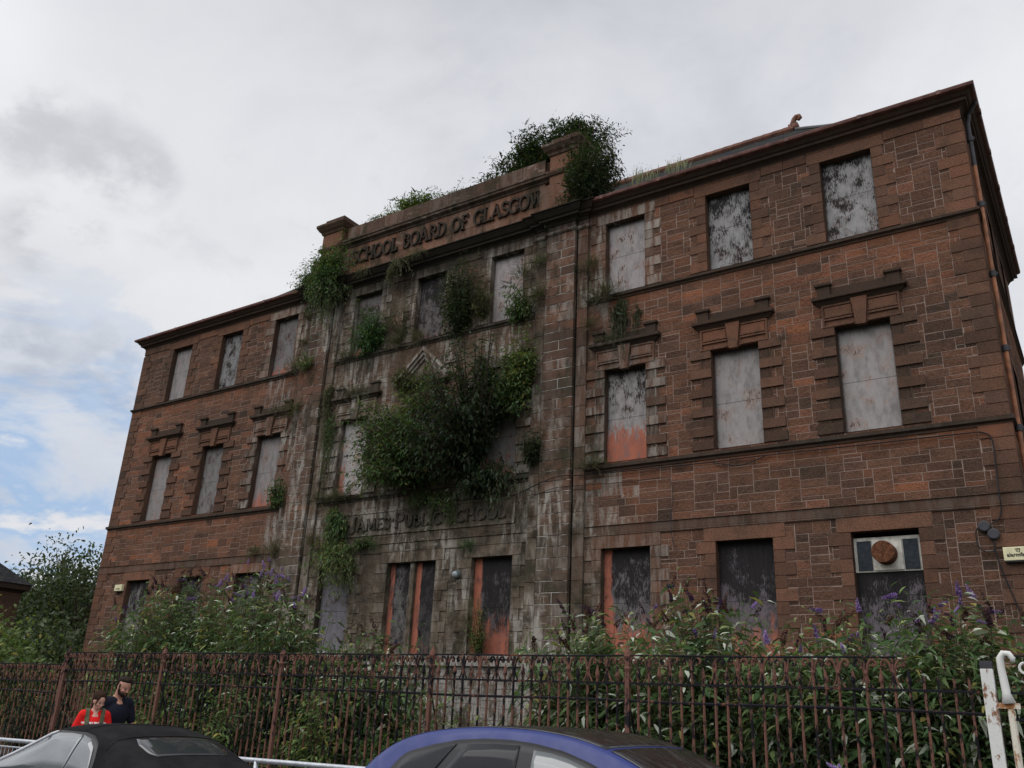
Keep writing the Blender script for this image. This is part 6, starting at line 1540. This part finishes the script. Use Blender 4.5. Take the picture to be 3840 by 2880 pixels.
    if not female:
        bp = []; B_ = lambda c, r: bp.append(ico(T(c), tuple(q * hs for q in r), Rm))
        B_((.068, 0, -.004), (.038, .036, .032)); B_((.104, 0, .036), (.012, .030, .006))
        for q in (-1, 1): B_((.040, q * .046, .012), (.045, .014, .030)); B_((.020, q * .064, .045), (.022, .010, .036)); B_((.088, q * .028, .012), (.022, .012, .024))
        fuse('beard', bp, .007, mh, rt, 1)
    return rt, sh_o, s, T
mx, my = -11.80, 7.75
person('person', 'bearded man in a dark pinstriped T-shirt looking down beside the railings', (mx, my, .12), R(-4), 1.80, False, R(12), R(18), (.009, .010, .017), (.03, .035, .05), (.022, .016, .012), (.42, .215, .150),
       [((-.03, .30, 1.13), (.22, .20, 1.04), (.9, -.35, .05), (0, -.3, -1), 1, .5), ((.02, -.30, 1.13), (.24, -.19, 1.08), (.85, .35, .1), (0, .3, -1), -1, .6)])
wx, wy = -11.56, 7.30
wm, wsh, ws, wT = person('person', 'woman in a bright red T-shirt with green backpack straps looking down', (wx, wy, .12), R(-26), 1.585, True, R(26), R(18), (.62, .018, .016), (.04, .05, .08), (.030, .017, .012), (.50, .275, .20),
       [((-.05, .26, 1.12), (.10, .22, .90), (.5, -.1, -.8), (0, -1, 0), 1, .5), ((-.05, -.26, 1.12), (.10, -.22, .90), (.5, .1, -.8), (0, 1, 0), -1, .5)])
# her backpack (straps over the shoulders) and the words on the shirt, laid on the cloth
bpk = empty('backpack', (wx, wy, .12), R(-26), 'olive green backpack worn over the red T-shirt', 'backpack')
M_OLV = plain('olive_canvas', (.085, .092, .055), .9, .1, var=.2, scale=30)
bm_ = [v.co.copy() for v in wsh.data.vertices]; shb = BVHTree.FromPolygons(bm_, [tuple(p.vertices) for p in wsh.data.polygons])
fuse('bag', [ico((-.21 * ws, 0, 1.20 * ws), (.10 * ws, .155 * ws, .24 * ws)), ico((-.20 * ws, 0, 1.08 * ws), (.11 * ws, .16 * ws, .16 * ws))], .014, M_OLV, bpk, 4)
for sd in (-1, 1):
    V = []; F = []; N_ = 18
    for k in range(N_ + 1):
        a = R(-60 + 200 * k / N_)               # from low on the chest, over the shoulder, to the back
        c = Vector((0, sd * .112 * ws, 1.27 * ws)); d = Vector((math.cos(a), 0, math.sin(a)))
        for j in (-1, 0, 1):
            y = sd * (.112 - .012 * max(0, math.cos(a))) * ws + j * .027 * ws
            o = Vector((0, y, 1.27 * ws)) + d * .5; h = shb.ray_cast(o, -d)
            q = (h[0] if h[0] is not None else o - d * .35) + d * .012
            V.append(tuple(q))
    for k in range(N_):
        for j in range(2): F.append((k*3 + j, k*3 + j + 1, (k+1)*3 + j + 1, (k+1)*3 + j))
    me = bpy.data.meshes.new('strap'); me.from_pydata(V, [], F); me.materials.append(M_OLV); me.update(); o = link(bpy.data.objects.new('strap', me), bpk)
    q = o.modifiers.new('solid', 'SOLIDIFY'); q.thickness = .014; q.offset = 0
tx = text_mesh('shirt_lettering', 'NOT MY PROBLEM', .036, plain('white_print', (.75, .72, .70), .8, .1), wm, (0, 0, 0), (0, 0, 0), .001, bold=.0012)
for v in tx.data.vertices:
    y, z = v.co.x * -1.0 * -1, v.co.y
    o = Vector((1.0, y, 1.30 * ws + z)); h = shb.ray_cast(o, Vector((-1, 0, 0)))
    v.co = ((h[0].x if h[0] is not None else .12) + .004 + (.001 if v.co.z > 0 else 0), y, 1.30 * ws + z)
